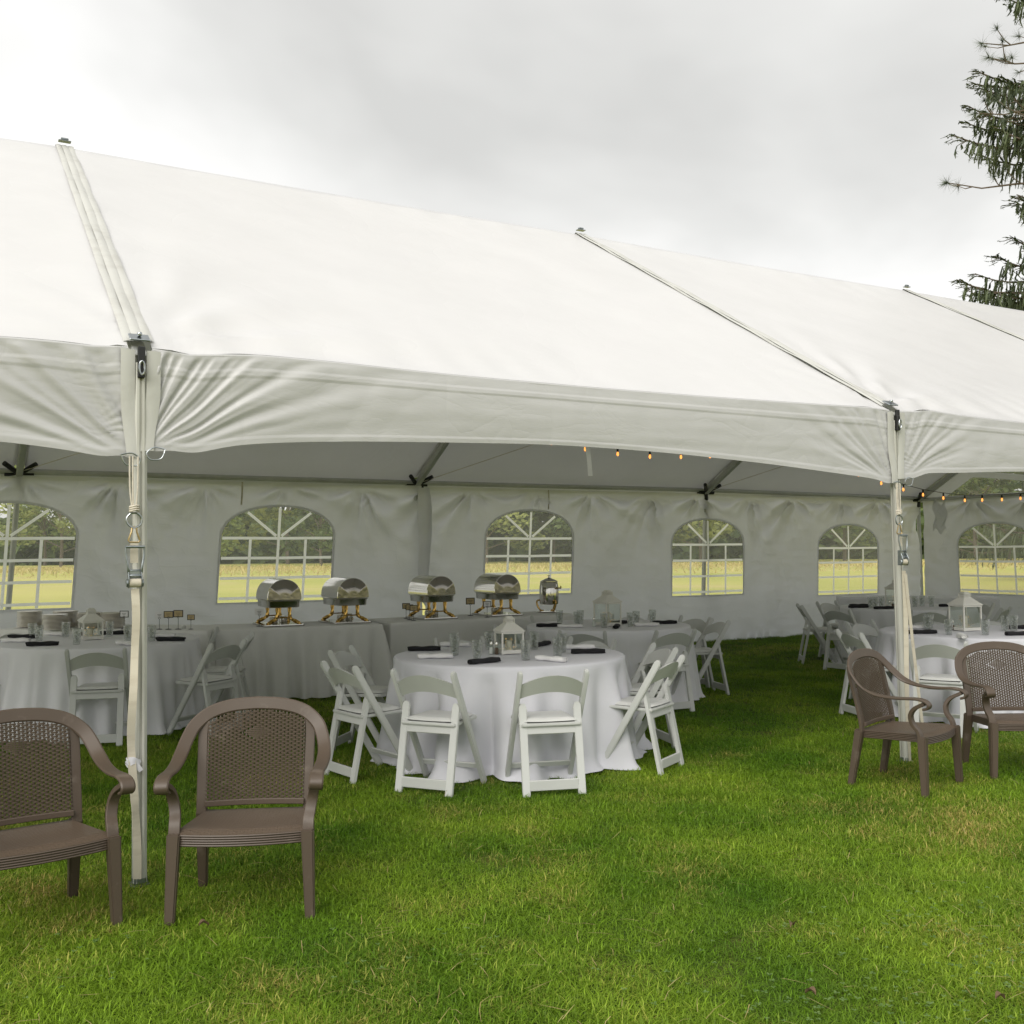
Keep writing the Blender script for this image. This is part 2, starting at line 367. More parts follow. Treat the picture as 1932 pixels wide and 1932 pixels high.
# grass blades: one object, tufts spread by geometry nodes
def grass_material():
    m, t = newmat('grass_blade'); out = N(t, 'ShaderNodeOutputMaterial'); p = N(t, 'ShaderNodeBsdfPrincipled')
    p.inputs['Roughness'].default_value = .5; p.inputs['Specular IOR Level'].default_value = .3
    at = N(t, 'ShaderNodeAttribute', attribute_name='bc'); g = N(t, 'ShaderNodeNewGeometry')
    a = N(t, 'ShaderNodeTexNoise'); a.inputs['Scale'].default_value = .8; a.inputs['Detail'].default_value = 5; L(t, g.outputs['Position'], a.inputs[0])
    b = N(t, 'ShaderNodeTexNoise'); b.inputs['Scale'].default_value = 3.0; b.inputs['Detail'].default_value = 4; L(t, g.outputs['Position'], b.inputs[0])
    gr = N(t, 'ShaderNodeValToRGB'); L(t, a.outputs[0], gr.inputs[0])
    gr.color_ramp.elements[0].position = .36; gr.color_ramp.elements[0].color = (.104, .225, .010, 1)
    gr.color_ramp.elements[1].position = .66; gr.color_ramp.elements[1].color = (.295, .44, .031, 1)
    c3 = N(t, 'ShaderNodeTexNoise'); c3.inputs['Scale'].default_value = .55; c3.inputs['Detail'].default_value = 4; c3.inputs['Distortion'].default_value = .6; L(t, g.outputs['Position'], c3.inputs[0])
    dry = math_node(t, 'ADD', math_node(t, 'ADD', math_node(t, 'MULTIPLY', at.outputs['Fac'], .50), math_node(t, 'MULTIPLY', c3.outputs[0], 1.1)), math_node(t, 'ADD', math_node(t, 'MULTIPLY', b.outputs[0], .75), math_node(t, 'MULTIPLY', a.outputs[0], .45)))
    r = N(t, 'ShaderNodeMapRange'); r.inputs[1].default_value = 1.53; r.inputs[2].default_value = 1.86; L(t, dry, r.inputs[0])
    mx = N(t, 'ShaderNodeMix', data_type='RGBA'); L(t, r.outputs[0], mx.inputs[0]); L(t, gr.outputs[0], mx.inputs[6]); mx.inputs[7].default_value = (.50, .38, .13, 1)
    hs = N(t, 'ShaderNodeHueSaturation'); L(t, mx.outputs[2], hs.inputs['Color'])
    L(t, math_node(t, 'ADD', .62, math_node(t, 'MULTIPLY', at.outputs['Fac'], .76)), hs.inputs['Value'])
    L(t, hs.outputs[0], p.inputs['Base Color'])
    tn = N(t, 'ShaderNodeBsdfTranslucent'); L(t, hs.outputs[0], tn.inputs[0]); ms = N(t, 'ShaderNodeMixShader'); ms.inputs[0].default_value = .35
    L(t, p.outputs[0], ms.inputs[1]); L(t, tn.outputs[0], ms.inputs[2]); L(t, ms.outputs[0], out.inputs[0]); return m
M['grass_blade'] = grass_material()
def make_grass():
    rg = random.Random(3); vs = []; fs = []; tid = []; bc = []; NT = 6
    for k in range(NT):
        for i in range(26):
            r = .075*math.sqrt(rg.random()); th = rg.random()*2*PI; bx, by = r*math.cos(th), r*math.sin(th)
            hgt = rg.uniform(.012, .036); ln = rg.random()*.05+.006; d = rg.random()*2*PI
            if rg.random() < .2: hgt *= .6; ln += .025
            w = rg.uniform(.0010, .0021); sx, sy = -math.sin(d)*w, math.cos(d)*w; dx, dy = math.cos(d), math.sin(d)
            o = len(vs)
            vs += [(bx-sx, by-sy, -.006), (bx+sx, by+sy, -.006), (bx+dx*ln*.3-sx*.85, by+dy*ln*.3-sy*.85, hgt*.62), (bx+dx*ln*.3+sx*.85, by+dy*ln*.3+sy*.85, hgt*.62), (bx+dx*ln, by+dy*ln, hgt)]
            fs += [(o, o+1, o+3, o+2), (o+2, o+3, o+4)]; q = rg.random(); tid += [k]*5; bc += [q]*5
    me = bpy.data.meshes.new('grass'); me.from_pydata(vs, [], fs); me.materials.append(M['grass_blade'])
    a = me.attributes.new('tid', 'INT', 'POINT'); a.data.foreach_set('value', tid)
    a = me.attributes.new('bc', 'FLOAT', 'POINT'); a.data.foreach_set('value', bc)
    o = bpy.data.objects.new('grass', me); C.objects.link(o)
    tag(o, 'short mown grass blades covering the lawn outside and under the tent', 'grass', kind='stuff')
    ng = bpy.data.node_groups.new('grass_spread', 'GeometryNodeTree')
    ng.interface.new_socket('Geometry', in_out='INPUT', socket_type='NodeSocketGeometry'); ng.interface.new_socket('Geometry', in_out='OUTPUT', socket_type='NodeSocketGeometry')
    gi = N(ng, 'NodeGroupInput'); go = N(ng, 'NodeGroupOutput')
    def sk(col, name): return next(s for s in col if s.enabled and s.name == name)
    gti = N(ng, 'GeometryNodeGeometryToInstance')
    nat = N(ng, 'GeometryNodeInputNamedAttribute', data_type='INT'); nat.inputs['Name'].default_value = 'tid'
    for k in range(NT):
        cmp = N(ng, 'FunctionNodeCompare', data_type='INT', operation='EQUAL'); sk(cmp.inputs, 'B').default_value = k
        L(ng, sk(nat.outputs, 'Attribute'), sk(cmp.inputs, 'A'))
        sg = N(ng, 'GeometryNodeSeparateGeometry', domain='POINT'); L(ng, gi.outputs[0], sg.inputs[0]); L(ng, cmp.outputs[0], sg.inputs['Selection'])
        L(ng, sg.outputs[0], gti.inputs[0])
    joins = N(ng, 'GeometryNodeJoinGeometry')
    for i, (x0, x1, y0, y1, dens) in enumerate([(-3.6, 3.6, 2.7, 5.0, 800), (-4.6, 5.2, 5.0, 8.5, 520), (-7.5, 8.5, 8.5, 14.0, 230), (-8.0, 13.5, 14.0, 21.0, 120), (-13, -7.5, 8.5, 21, 60)]):
        gr = N(ng, 'GeometryNodeMeshGrid'); gr.inputs[0].default_value = x1-x0; gr.inputs[1].default_value = y1-y0; gr.inputs[2].default_value = 30; gr.inputs[3].default_value = 30
        tf = N(ng, 'GeometryNodeTransform'); tf.inputs['Translation'].default_value = ((x0+x1)/2, (y0+y1)/2, -.006); L(ng, gr.outputs[0], tf.inputs[0])
        dp = N(ng, 'GeometryNodeDistributePointsOnFaces'); dp.inputs['Density'].default_value = dens; dp.inputs['Seed'].default_value = 11+i
        L(ng, tf.outputs[0], dp.inputs[0]); L(ng, dp.outputs[0], joins.inputs[0])
    iop = N(ng, 'GeometryNodeInstanceOnPoints'); iop.inputs['Pick Instance'].default_value = True
    L(ng, joins.outputs[0], iop.inputs['Points']); L(ng, gti.outputs[0], iop.inputs['Instance'])
    ri = N(ng, 'FunctionNodeRandomValue', data_type='INT'); sk(ri.inputs, 'Min').default_value = 0; sk(ri.inputs, 'Max').default_value = NT-1
    L(ng, sk(ri.outputs, 'Value'), iop.inputs['Instance Index'])
    rr = N(ng, 'FunctionNodeRandomValue', data_type='FLOAT'); sk(rr.inputs, 'Max').default_value = 2*PI; sk(rr.inputs, 'Seed').default_value = 5
    cb = N(ng, 'ShaderNodeCombineXYZ'); L(ng, sk(rr.outputs, 'Value'), cb.inputs[2]); L(ng, cb.outputs[0], iop.inputs['Rotation'])
    pos = N(ng, 'GeometryNodeInputPosition'); no = N(ng, 'ShaderNodeTexNoise'); no.inputs['Scale'].default_value = 1.7; no.inputs['Detail'].default_value = 3; L(ng, pos.outputs[0], no.inputs['Vector'])
    rs = N(ng, 'FunctionNodeRandomValue', data_type='FLOAT'); sk(rs.inputs, 'Min').default_value = .25; sk(rs.inputs, 'Max').default_value = .65; sk(rs.inputs, 'Seed').default_value = 9
    sc = math_node(ng, 'ADD', sk(rs.outputs, 'Value'), math_node(ng, 'MULTIPLY', no.outputs[0], 1.3))
    L(ng, sc, iop.inputs['Scale'])
    L(ng, iop.outputs[0], go.inputs[0])
    md = o.modifiers.new('spread', 'NODES'); md.node_group = ng
make_grass()

# ------------------------------------------------------------------ the tent
tent = thing('frame_tent', 'large white frame tent with a peaked roof and scalloped valance over the lawn', 'tent')
def fan(dx, dz, k, seed, r0, r1):
    r = math.hypot(dx, dz); th = math.atan2(dz, dx)
    return math.sin(k*th+1.7*math.sin(3*th+seed)+seed)*smoothstep(.05, .22, r)*math.exp(-max(0, r-r0)/r1)
def roof_point(i, u, a, off=0.0):
    n = NE[i].lerp(NE[i+1], u); r = RG[i].lerp(RG[i+1], u); f = FE[i].lerp(FE[i+1], u)
    p = n.lerp(r, a*2) if a < .5 else r.lerp(f, a*2-1)
    q = a*2 if a < .5 else 2-a*2
    sag = math.sin(PI*u)*(math.sin(PI*min(1, q*1.0))*.055+.012)
    if i == -1: sag -= .30*smoothstep(.45, 1, u)*(1-u)*1.2*q
    p = p-V(0, 0, sag)
    w = 0
    if a < .5:                                  # wrinkles near the ridge and the eave corners
        s = u*BAY; qq = q*4.6
        w += .016*math.exp(-qq/.5)*math.sin(s*17+2*math.sin(s*3))*smoothstep(0, .15, qq)*math.exp(-s/2)
        w += .026*fan(s+.05, qq-.05, 17, 1.0+i, .5, .8)*smoothstep(.10, .35, s)
        w += .008*fan(BAY-s+.05, qq-.05, 15, 2.0+i, .3, .6)
        w += .010*math.exp(-max(0, 4.6-qq)/.22)*math.sin(s*9+3*math.sin(s*1.7))
        w += .006*ncurve((s, qq, i), 1.1, 3)
    return p+V(0, 0, off+w)
for i in (-1, 0, 1, 2):
    b = MB()
    g = .055/BAY
    b.grid(lambda u, v: roof_point(i, g+(1-2*g)*u, v), 110 if i < 2 else 60, 110)
    b.grid(lambda u, v: roof_point(i, g+(1-2*g)*u, 1)+ACR*(.004+.03*v)-V(0, 0, .10*v), 60, 6)
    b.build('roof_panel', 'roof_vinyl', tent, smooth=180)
    # eave roll under the edge of the panel
    b = MB(); b.tube([roof_point(i, g+(1-2*g)*k/30, 0)-V(0, 0, .014)-ACR*.006 for k in range(31)], .012, 8); b.build('eave_edge', 'valance_vinyl', tent, smooth=60)
# scalloped valance
def val_depth(s): return .365+.16*abs((s-2.45)/2.62)**1.75
for i in (-1, 0, 1, 2):
    b = MB()
    def vp(u, v, i=i):
        s = .05+(BAY-.10)*(u**1.45 if i == 0 else u); top = roof_point(i, s/BAY, 0)-V(0, 0, .012)
        dpt = val_depth(s)-.012; z = dpt*v; up = dpt-z
        w = 0.0
        amp = {-1: .003, 0: .0056, 1: .0032, 2: .003}[i]; amp2 = {-1: .0075, 0: .005, 1: .004, 2: .005}[i]
        e = smoothstep(.0, .12, up)*smoothstep(0, .07, v)
        w += amp*fan(s+.02, up+.03, 30, .6+i, .55, .8)*e
        w += amp2*fan(BAY-s+.02, up+.03, 26, 1.1+i, .4, .6)*e
        w += .0034*(1-2*abs(fan(s+.02, up+.03, 36, 4.2+i, .7, .6)))*smoothstep(.9, .1, s)*e+.0035*(1-2*abs(fan(BAY-s+.02, up+.03, 33, 5.2+i, .5, .6)))*smoothstep(BAY-.9, BAY-.1, s)*e
        w += (.0032 if i == 0 else .0014)*fan(s+.02, up+.03, 58, 6.2+i, .45, .5)*e+(.0036 if i == -1 else .002)*fan(BAY-s+.02, up+.03, 54, 7.2+i, .4, .5)*e
        w += .002*abs(math.sin(9*s+14*z+3*ncurve((s, z, i), 1.5, 8)))*smoothstep(2.2, .6, s)
        w += .5*amp*fan(s+.02, up+.03, 47, 2.2+i, .5, .5)*e+.4*amp2*fan(BAY-s+.02, up+.03, 44, 3.1+i, .4, .5)*e
        w += .0035*math.sin(s*26+2*math.sin(s*5))*math.exp(-abs(v-.25)/.16)*math.exp(-s/1.3)
        w += .004*ncurve((s, z, i), 3.0, 2)+.0018*ncurve((s*.6, z*5, i), 4.0, 5)
        w += .016*math.sin(PI*v)*math.sin(PI*u)
        if .165 < v < .235: w += .0035
        if v > .93: w += .003
        return top-V(0, 0, z)-ACR*(.018+w)
    b.grid(vp, 460 if i == 0 else 260, 60)
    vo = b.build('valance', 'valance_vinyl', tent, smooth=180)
    # bound edge flaps at both ends
    for e in (0, 1):
        f = MB()
        def fp(u, v, e=e, i=i):
            s0 = .026 if e == 0 else BAY-.026-.065
            s = s0+.065*u; top = roof_point(i, s/BAY, 0)-V(0, 0, .02); d = val_depth(s)-.02
            wv = .006*math.sin(v*7+i+e*2)*v; cu = .003*math.sin(PI*u)
            k = (-1 if e == 0 else 1)*.045*smoothstep(.35, 1, v)*(1-.3*math.sin(v*5+i))
            return top-V(0, 0, d*v)-ACR*(.030+wv+cu)+DIR*k*.5
        f.grid(fp, 6, 30); f.build('edge_flap', 'trim_vinyl', vo, smooth=180)
        # d ring at the foot of the flap
        s0 = .10 if e == 0 else BAY-.10; sg = -1 if e == 0 else 1
        q = P1+DIR*(i*BAY+s0)+V(0, 0, NE[0].z-val_depth(s0)+.005)-ACR*.05
        r = MB(); r.tube(spline([q, q+DIR*sg*.05+V(0, 0, .008), q+DIR*sg*.085+V(0, 0, -.02), q+DIR*sg*.07+V(0, 0, -.05), q+DIR*sg*.02+V(0, 0, -.045), q], 4)[:-1], .0035, 6, closed=True)
        r.build('d_ring', 'steel', vo)
# tracks over the rafters, on both slopes
for i in (0, 1, 2, 3):
    i0, u0 = (i-1, 1.0) if i > 0 else (0, 0.0)
    def trk(a, o, h):
        q = a*2 if a < .5 else 2-a*2
        p = NE[i].lerp(RG[i], q) if a < .5 else RG[i].lerp(FE[i], 1-q)
        return p+DIR*o+V(0, 0, h+.004*math.sin(q*23+o*30))
    for o0, o1, h, nm in ((-.070, -.022, .012, 'track_flap'), (-.025, .025, .017, 'keder_track'), (.022, .070, .012, 'track_flap')):
        b = MB()
        def tp(u, v, o0=o0, o1=o1, h=h): return trk(v*.99+.005, o0+(o1-o0)*u, h+.006*math.sin(PI*u)+(.004*math.sin(v*90+o0*9) if nm == 'track_flap' else 0))
        b.grid(tp, 4, 60); b.build(nm, 'trim_vinyl', tent, smooth=60)
    b = MB(); rp = RG[i]+V(0, 0, .05)
    b.box(rp, (.10, .06, .008), Matrix.Rotation(math.atan2(DIR.y, DIR.x), 3, 'Z')); b.box(rp+V(0, 0, .02), (.06, .03, .016), Matrix.Rotation(math.atan2(DIR.y, DIR.x), 3, 'Z'))
    b.build('ridge_cap', 'zinc', tent, bevel=.004)
    # bracket at the eave: plate, dark catch and ring
    q = NE[i]; rot = Matrix.Rotation(math.atan2(DIR.y, DIR.x), 3, 'Z')
    sl = math.atan2(RG[i].z-q.z, 4.21)
    b = MB(); b.box(q+V(0, 0, .05)+ACR*.02, (.095, .075, .010), rot @ Matrix.Rotation(sl, 3, 'X')); b.lathe([(.013, 0), (.013, .018)], 8, q+V(0, 0, .055)+ACR*.01)
    br = b.build('eave_bracket', 'steel', tent, bevel=.003)
    b = MB(); b.box(q-ACR*.042+V(0, 0, -.03), (.034, .02, .05), rot); b.box(q-ACR*.040+V(0, 0, -.10), (.032, .03, .11), rot); b.build('catch', 'dark_metal', br, bevel=.004)
    b = MB(); c = q-ACR*.066+V(0, 0, -.11); b.tube([c+DIR*.012*math.cos(t*PI/6)+V(0, 0, .032*math.sin(t*PI/6)) for t in range(12)], .005, 6, closed=True); b.build('catch_ring', 'steel', br)
# frame members
def rafter(i):
    b = MB()
    for p, r in ((NE[i], RG[i]), (FE[i], RG[i])):
        b.bar(p-V(0, 0, .07), r-V(0, 0, .10), .075, .085, DIR)
    return b.build('rafter', 'aluminium', tent, bevel=.01)
def pole_profile(w=.031, g=.006):
    return [(-w, -w*.55), (-w*.55, -w), (-g, -w), (-g, -w*.7), (g, -w*.7), (g, -w), (w*.55, -w), (w, -w*.55), (w, -g), (w*.7, -g), (w*.7, g), (w, g), (w, w*.55), (w*.55, w), (g, w), (g, w*.7), (-g, w*.7), (-g, w), (-w*.55, w), (-w, w*.55), (-w, g), (-w*.7, g), (-w*.7, -g), (-w, -g)]
def tentpole(top, foot, m, nm='pole'):
    b = MB(); b.sweep([foot+V(0, 0, .012), top-V(0, 0, .05)], pole_profile(), DIR); o = b.build(nm, m, tent, smooth=20)
    b = MB(); b.box(foot+V(0, 0, .004), (.085, .085, .008), Matrix.Rotation(math.atan2(DIR.y, DIR.x), 3, 'Z')); b.tube([foot+V(0, 0, .012), foot+V(0, 0, .035)], .036, 10); b.build('base_plate', 'zinc', o)
    return o
for i in (-1, 0, 1, 2, 3):
    rafter(i); tentpole(NE[i]-V(0, 0, .03), NB[i], 'pole_metal')
for i in (-1, 0, 1, 2, 3): tentpole(FE[i]-V(0, 0, .03), FB[i], 'aluminium')
for q in (2.8, 5.6): tentpole(FE[3]-ACR*q+DIR*.12, TP(3*BAY, WID-q, 0)+DIR*.12, 'aluminium')
for i in (-1, 0, 1, 2):
    b = MB(); b.tube([FE[i]+V(0, 0, -.030)-ACR*.01, FE[i+1]+V(0, 0, -.030)-ACR*.01], .036, 10); b.build('eave_bar', 'aluminium', tent)
    b = MB(); b.tube([NE[i]+V(0, 0, -.055)+ACR*.03, NE[i+1]+V(0, 0, -.055)+ACR*.03], .032, 10); b.build('eave_bar', 'aluminium', tent)
    b = MB(); b.tube([RG[i]+V(0, 0, -.11), RG[i+1]+V(0, 0, -.11)], .035, 10); b.build('ridge_bar', 'aluminium', tent)
b = MB(); b.tube([FE[3]+V(0, 0, -.06)-ACR*.02, NE[3]+V(0, 0, -.06)+ACR*.02], .032, 10); b.build('gable_bar', 'aluminium', tent)
for i in (0, 1, 2, 3):           # corner fittings with stub arms
    p = FE[i]+V(0, 0, -.06); b = MB()
    b.tube([p-DIR*.16, p+DIR*.16], .043, 10)
    for sx in (-1, 1): b.tube([p-ACR*.02, p+DIR*sx*.17-ACR*.20+V(0, 0, .11)], .03, 8)
    b.tube([p-V(0, 0, .14), p], .043, 10); b.build('corner_fitting', 'dark_metal', tent)
for i, j, a in ((1, 2, .55), (0, 1, .3), (2, 3, .55)):       # bracing cables
    b = MB(); b.tube([FE[i]-ACR*.08+V(0, 0, -.04), FE[i].lerp(RG[j], a)+V(0, 0, -.22)], .005, 5); b.build('brace_cable', 'rope', tent)
b = MB(); q = V(.47, 6.14, 2.24); b.grid(lambda u, v: q+DIR*(.016*(u-.5)*2+.03*v*v)-V(0, 0, .25*v)-ACR*(.02*math.sin(3*v)-.05), 2, 12); b.build('hanging_tie', 'strip_white', tent)
for s in (2.62, 7.3): 
    b = MB(); q = TP(s, WID-.06, 2.46); b.grid(lambda u, v: q+DIR*(.022*(u-.5)-.02*v)-V(0, 0, .30*v)-ACR*.03*math.sin(2*v), 2, 8); b.build('hanging_tie', 'webbing', tent)
# gable end above the end wall: vinyl borders and clear panes
gbl = []
def GP(q, z, o=0.0): return FE[3]-ACR*q+V(0, 0, z-FE[3].z)+DIR*(.03+o)
def gtop(q): return 2.47+(RIDGE-2.5)*(1-abs(q/4.21-1))-.05
def band(q): return 2.62+.14*math.cos(min(PI, abs(q-4.21)/3.2*PI+PI))+.12 if abs(q-4.21) < 3.2 else 2.88
def band(q):
    d = min(1, max(0, (4.21-abs(q-4.21)-.85)/2.6)); return 2.93-.26*smoothstep(0, 1, d)
b = MB(); nq = 120
def strip(lo, hi):
    for k in range(nq):
        q0, q1 = WID*k/nq, WID*(k+1)/nq
        if hi(q0)-lo(q0) < .004 and hi(q1)-lo(q1) < .004: continue
        b.add([GP(q0, lo(q0)), GP(q1, lo(q1)), GP(q1, max(lo(q1), hi(q1))), GP(q0, max(lo(q0), hi(q0)))], [(0, 1, 2, 3)])
inner = lambda q: max(2.49, gtop(q)-.30)
strip(lambda q: 2.40, lambda q: min(2.49, gtop(q)))
strip(inner, gtop)
strip(lambda q: min(inner(q), band(q)-.11), lambda q: min(inner(q), band(q)))
b.build('gable_panel', 'wall_vinyl', tent)
b = MB()
for k in range(nq):
    q0, q1 = WID*k/nq, WID*(k+1)/nq
    if inner(q0) <= 2.5 and inner(q1) <= 2.5: continue
    b.add([GP(q0, 2.48, .012), GP(q1, 2.48, .012), GP(q1, inner(q1)+.02, .012), GP(q0, inner(q0)+.02, .012)], [(0, 1, 2, 3)])
b.build('gable_pane', 'clear_vinyl', tent)

# ------------------------------------------------------------------ side walls with arched windows
MUNT = []
def make_wall(name, label, org, along, inward, length, wins, ztop, seed, crinkle):
    """wins: list of (centre s, bottom z, shear)"""
    root = thing(name, label, 'tent wall', group=None)
    hw = .755
    def outline(c, zb, sh):
        pts = []; zs = zb+.845
        for k in range(15): pts.append((-hw+2*hw*k/14, zb))
        for k in range(1, 9): pts.append((hw, zb+(zs-zb)*k/8))
        for k in range(1, 32):
            t = PI*k/32; pts.append((hw*abs(math.cos(t))**.92*(1 if math.cos(t) > 0 else -1), zs+.41*math.sin(t)**.92))
        for k in range(8): pts.append((-hw, zs-(zs-zb)*k/8))
        return [(c+x+sh*(z-zb-.8), z) for x, z in pts]
    def inside(s, z, w, mg=0.0):
        c, zb, sh = w; x = s-c-sh*(z-zb-.8); zs = zb+.845
        if z < zb-mg or abs(x) > hw+mg: return False
        if z <= zs: return True
        return (abs(x)/(hw+mg))**2.17+((z-zs)/(.41+mg))**2.17 < 1
    def disp(s, z):
        d = 0.0
        k = 1.0
        for w in wins:
            c, zb, sh = w; x = abs(s-c); e = max(x-hw, (zb-z), (z-zb-1.255)); k = min(k, smoothstep(0.0, .28, e))
        hang = 2.42-z
        for h in [seed*.37 % 1.3+1.07*n for n in range(int(length/1.07)+1)]:
            d += .075*fan(hang+.02, s-h, 8, h*3, .30, .50)*smoothstep(0, .1, hang)+.020*fan(hang+.02, s-h, 19, h*5, .25, .5)*smoothstep(0, .1, hang)
        d += .020*math.sin(s*5.2+seed+1.3*math.sin(s*1.9))*smoothstep(0, 1.2, hang)*.9
        d += .05*ncurve((s, z, seed), .9, 1)+.022*ncurve((s*1.5+z, z*2, seed), 2.4, 4)
        cr = crinkle*smoothstep(.45, .8, s/length if crinkle else 0)
        d += (.006+.016*cr)*mnoise.noise(V(s*1.8+3*mnoise.noise(V(s, z, 3)), z*9, seed))*(1.0)
        d += .10*smoothstep(.5, 0, z)*(.3+.5*mnoise.noise(V(s*2.6, 0, seed+4)))*.35
        d += .03*smoothstep(.14, 0, z)*math.sin(s*21+4*math.sin(s*4))
        for cz, cs in ((.62, .8), (1.24, .8), (1.86, .8)):
            d += .004*math.exp(-abs((z-cz+.03*math.sin(s*2))/.012))+.004*math.exp(-abs(((s+.02*math.sin(z*3)) % .9-.45)/.012))*.5
        return d*(.12+.88*k)+k*.0+.012*math.sin(PI*min(1, max(0, z/2.4)))
    def P(s, z): return org+along*s+inward*disp(s, z)+V(0, 0, z)
    nu, nv = int(length/.03), int(ztop/.03)
    verts = []; W1 = nu+1
    zz_ = [[None]*W1 for _ in range(nv+1)]
    faces = []
    for j in range(nv+1):
        for i in range(W1): verts.append([length*i/nu, -.01+(ztop+.01)*j/nv])
    hole = set()
    for j in range(nv):
        for i in range(nu):
            s, z = length*(i+.5)/nu, (ztop)*(j+.5)/nv
            if any(inside(s, z, w) for w in wins): hole.add((i, j))
            else: faces.append((j*W1+i, j*W1+i+1, (j+1)*W1+i+1, (j+1)*W1+i))
    outs = [outline(*w) for w in wins]
    for j in range(nv+1):
        for i in range(W1):
            adj = [(i+a, j+c_) for a in (-1, 0) for c_ in (-1, 0) if 0 <= i+a < nu and 0 <= j+c_ < nv]
            h = [q in hole for q in adj]
            if any(h) and not all(h):
                s, z = verts[j*W1+i]; best = None
                for ol in outs:
                    n = len(ol)
                    for k in range(n):
                        (x0, y0), (x1, y1) = ol[k], ol[(k+1) % n]; dx, dy = x1-x0, y1-y0; l2 = dx*dx+dy*dy
                        if l2 < 1e-12: continue
                        t = max(0, min(1, ((s-x0)*dx+(z-y0)*dy)/l2)); px, py = x0+dx*t, y0+dy*t; dd = (px-s)**2+(py-z)**2
                        if best is None or dd < best[0]: best = (dd, px, py)
                verts[j*W1+i] = [best[1], best[2]]
    b = MB(); b.add([P(s, z) for s, z in verts], faces); b.build('curtain', 'wall_vinyl', root, smooth=180, merge=False)
    for w, ol in zip(wins, outs):
        c, zb, sh = w
        bd = MB(); n = len(ol); ctr = (c, zb+.62)
        for k in range(n):
            q = []
            for (x, z) in (ol[k], ol[(k+1) % n]):
                dx, dz = ctr[0]-x, ctr[1]-z; l = math.hypot(dx, dz)
                q.append(P(x, z)+inward*.004); q.append(P(x-dx/l*.032, z-dz/l*.032)+inward*.007)
            bd.add([q[0], q[1], q[3], q[2]], [(0, 1, 2, 3)])
        bd.build('window_hem', 'wall_vinyl', root, smooth=60)
        pn = MB()
        pn.add([P(x, z)-inward*.006 for x, z in ol], [tuple(range(n))])
        wo_ = pn.build('window', 'clear_vinyl', root, smooth=None)
        def pl(x, z): return org+along*(c+x+sh*(z-zb-.8))+V(0, 0, z)+inward*(disp(c+x, z)-.001)
        zs = zb+.84; th = .036
        def strip_(pts):
            hz = abs(pts[0][0]-pts[-1][0]) > abs(pts[0][1]-pts[-1][1]); off = (0, th/2) if hz else (th/2, 0)
            if hz and abs(pts[0][1]-pts[-1][1]) > .1: off = (-.012 if pts[0][0] < pts[-1][0] else .012, .014)
            m_ = MB(); m_.grid(lambda u, v: pl(pts[round(u*(len(pts)-1))][0]+off[0]*(2*v-1), pts[round(u*(len(pts)-1))][1]+off[1]*(2*v-1)), len(pts)-1, 1)
            m_.build('muntin', 'strip_white', wo_, smooth=None)
        for k in range(4): z = zs-k*.262; strip_([(-hw+.012, z), (-.38, z), (0, z-.004), (.38, z), (hw-.012, z)])
        for x in (-.375, .375): strip_([(x, zb+.004), (x, zb+.4), (x, zs-.02)])
        strip_([(0, zb+.004), (0, zb+.5), (0.0, zs), (0, zs+.40)])
        for sx in (-1, 1): strip_([(sx*.035, zs+.028), (sx*.43, zs+.34)])
    return root
w1 = make_wall('tent_wall', 'white vinyl side wall behind the buffet with two arched windows, left of the split', TP(-BAY-.5, WID-.02, 0), DIR, -ACR, BAY*2+.48, [(-.15+BAY+.5, .885, .06), (3.11+BAY+.5, .885, .06)], 2.475, 1, 0)
w2 = make_wall('tent_wall', 'white vinyl side wall with three arched windows, running right to the far corner', TP(BAY+.02, WID-.02, 0)+ACR*-.02, DIR, -ACR, BAY*2-.05, [(6.955-BAY, .875, .05), (10.40-BAY, .77, .02), (13.68-BAY, .695, .03)], 2.465, 2, 1.0)
w3 = make_wall('tent_wall', 'white vinyl end wall with arched windows below the clear gable, at far right', FE[3]+V(0, 0, -FE[3].z)-ACR*.12, -ACR, -DIR, WID-.3, [(1.52, .70, -.04), (4.1, .7, -.02), (6.7, .7, 0)], 2.44, 3, 0)
# loose fold of wall cloth tied round the pole between the two side walls
b = MB()
b.grid(lambda u, v: TP(BAY-.10+.17*u+.05*math.sin(5*v)*u, WID-.10-.05*math.sin(PI*u)+.02*math.sin(9*v+4*u), 2.44-1.75*v*(.9+.1*u)), 10, 40)
b.build('loose_flap', 'wall_vinyl', w1, smooth=180)
b = MB(); b.grid(lambda u, v: TP(3*BAY-.10+.10*u, WID-.45-.20*u+.03*math.sin(9*v), 2.38-.55*v+.06*math.sin(u*8)), 10, 16); b.build('loose_flap', 'wall_vinyl', w3, smooth=180)

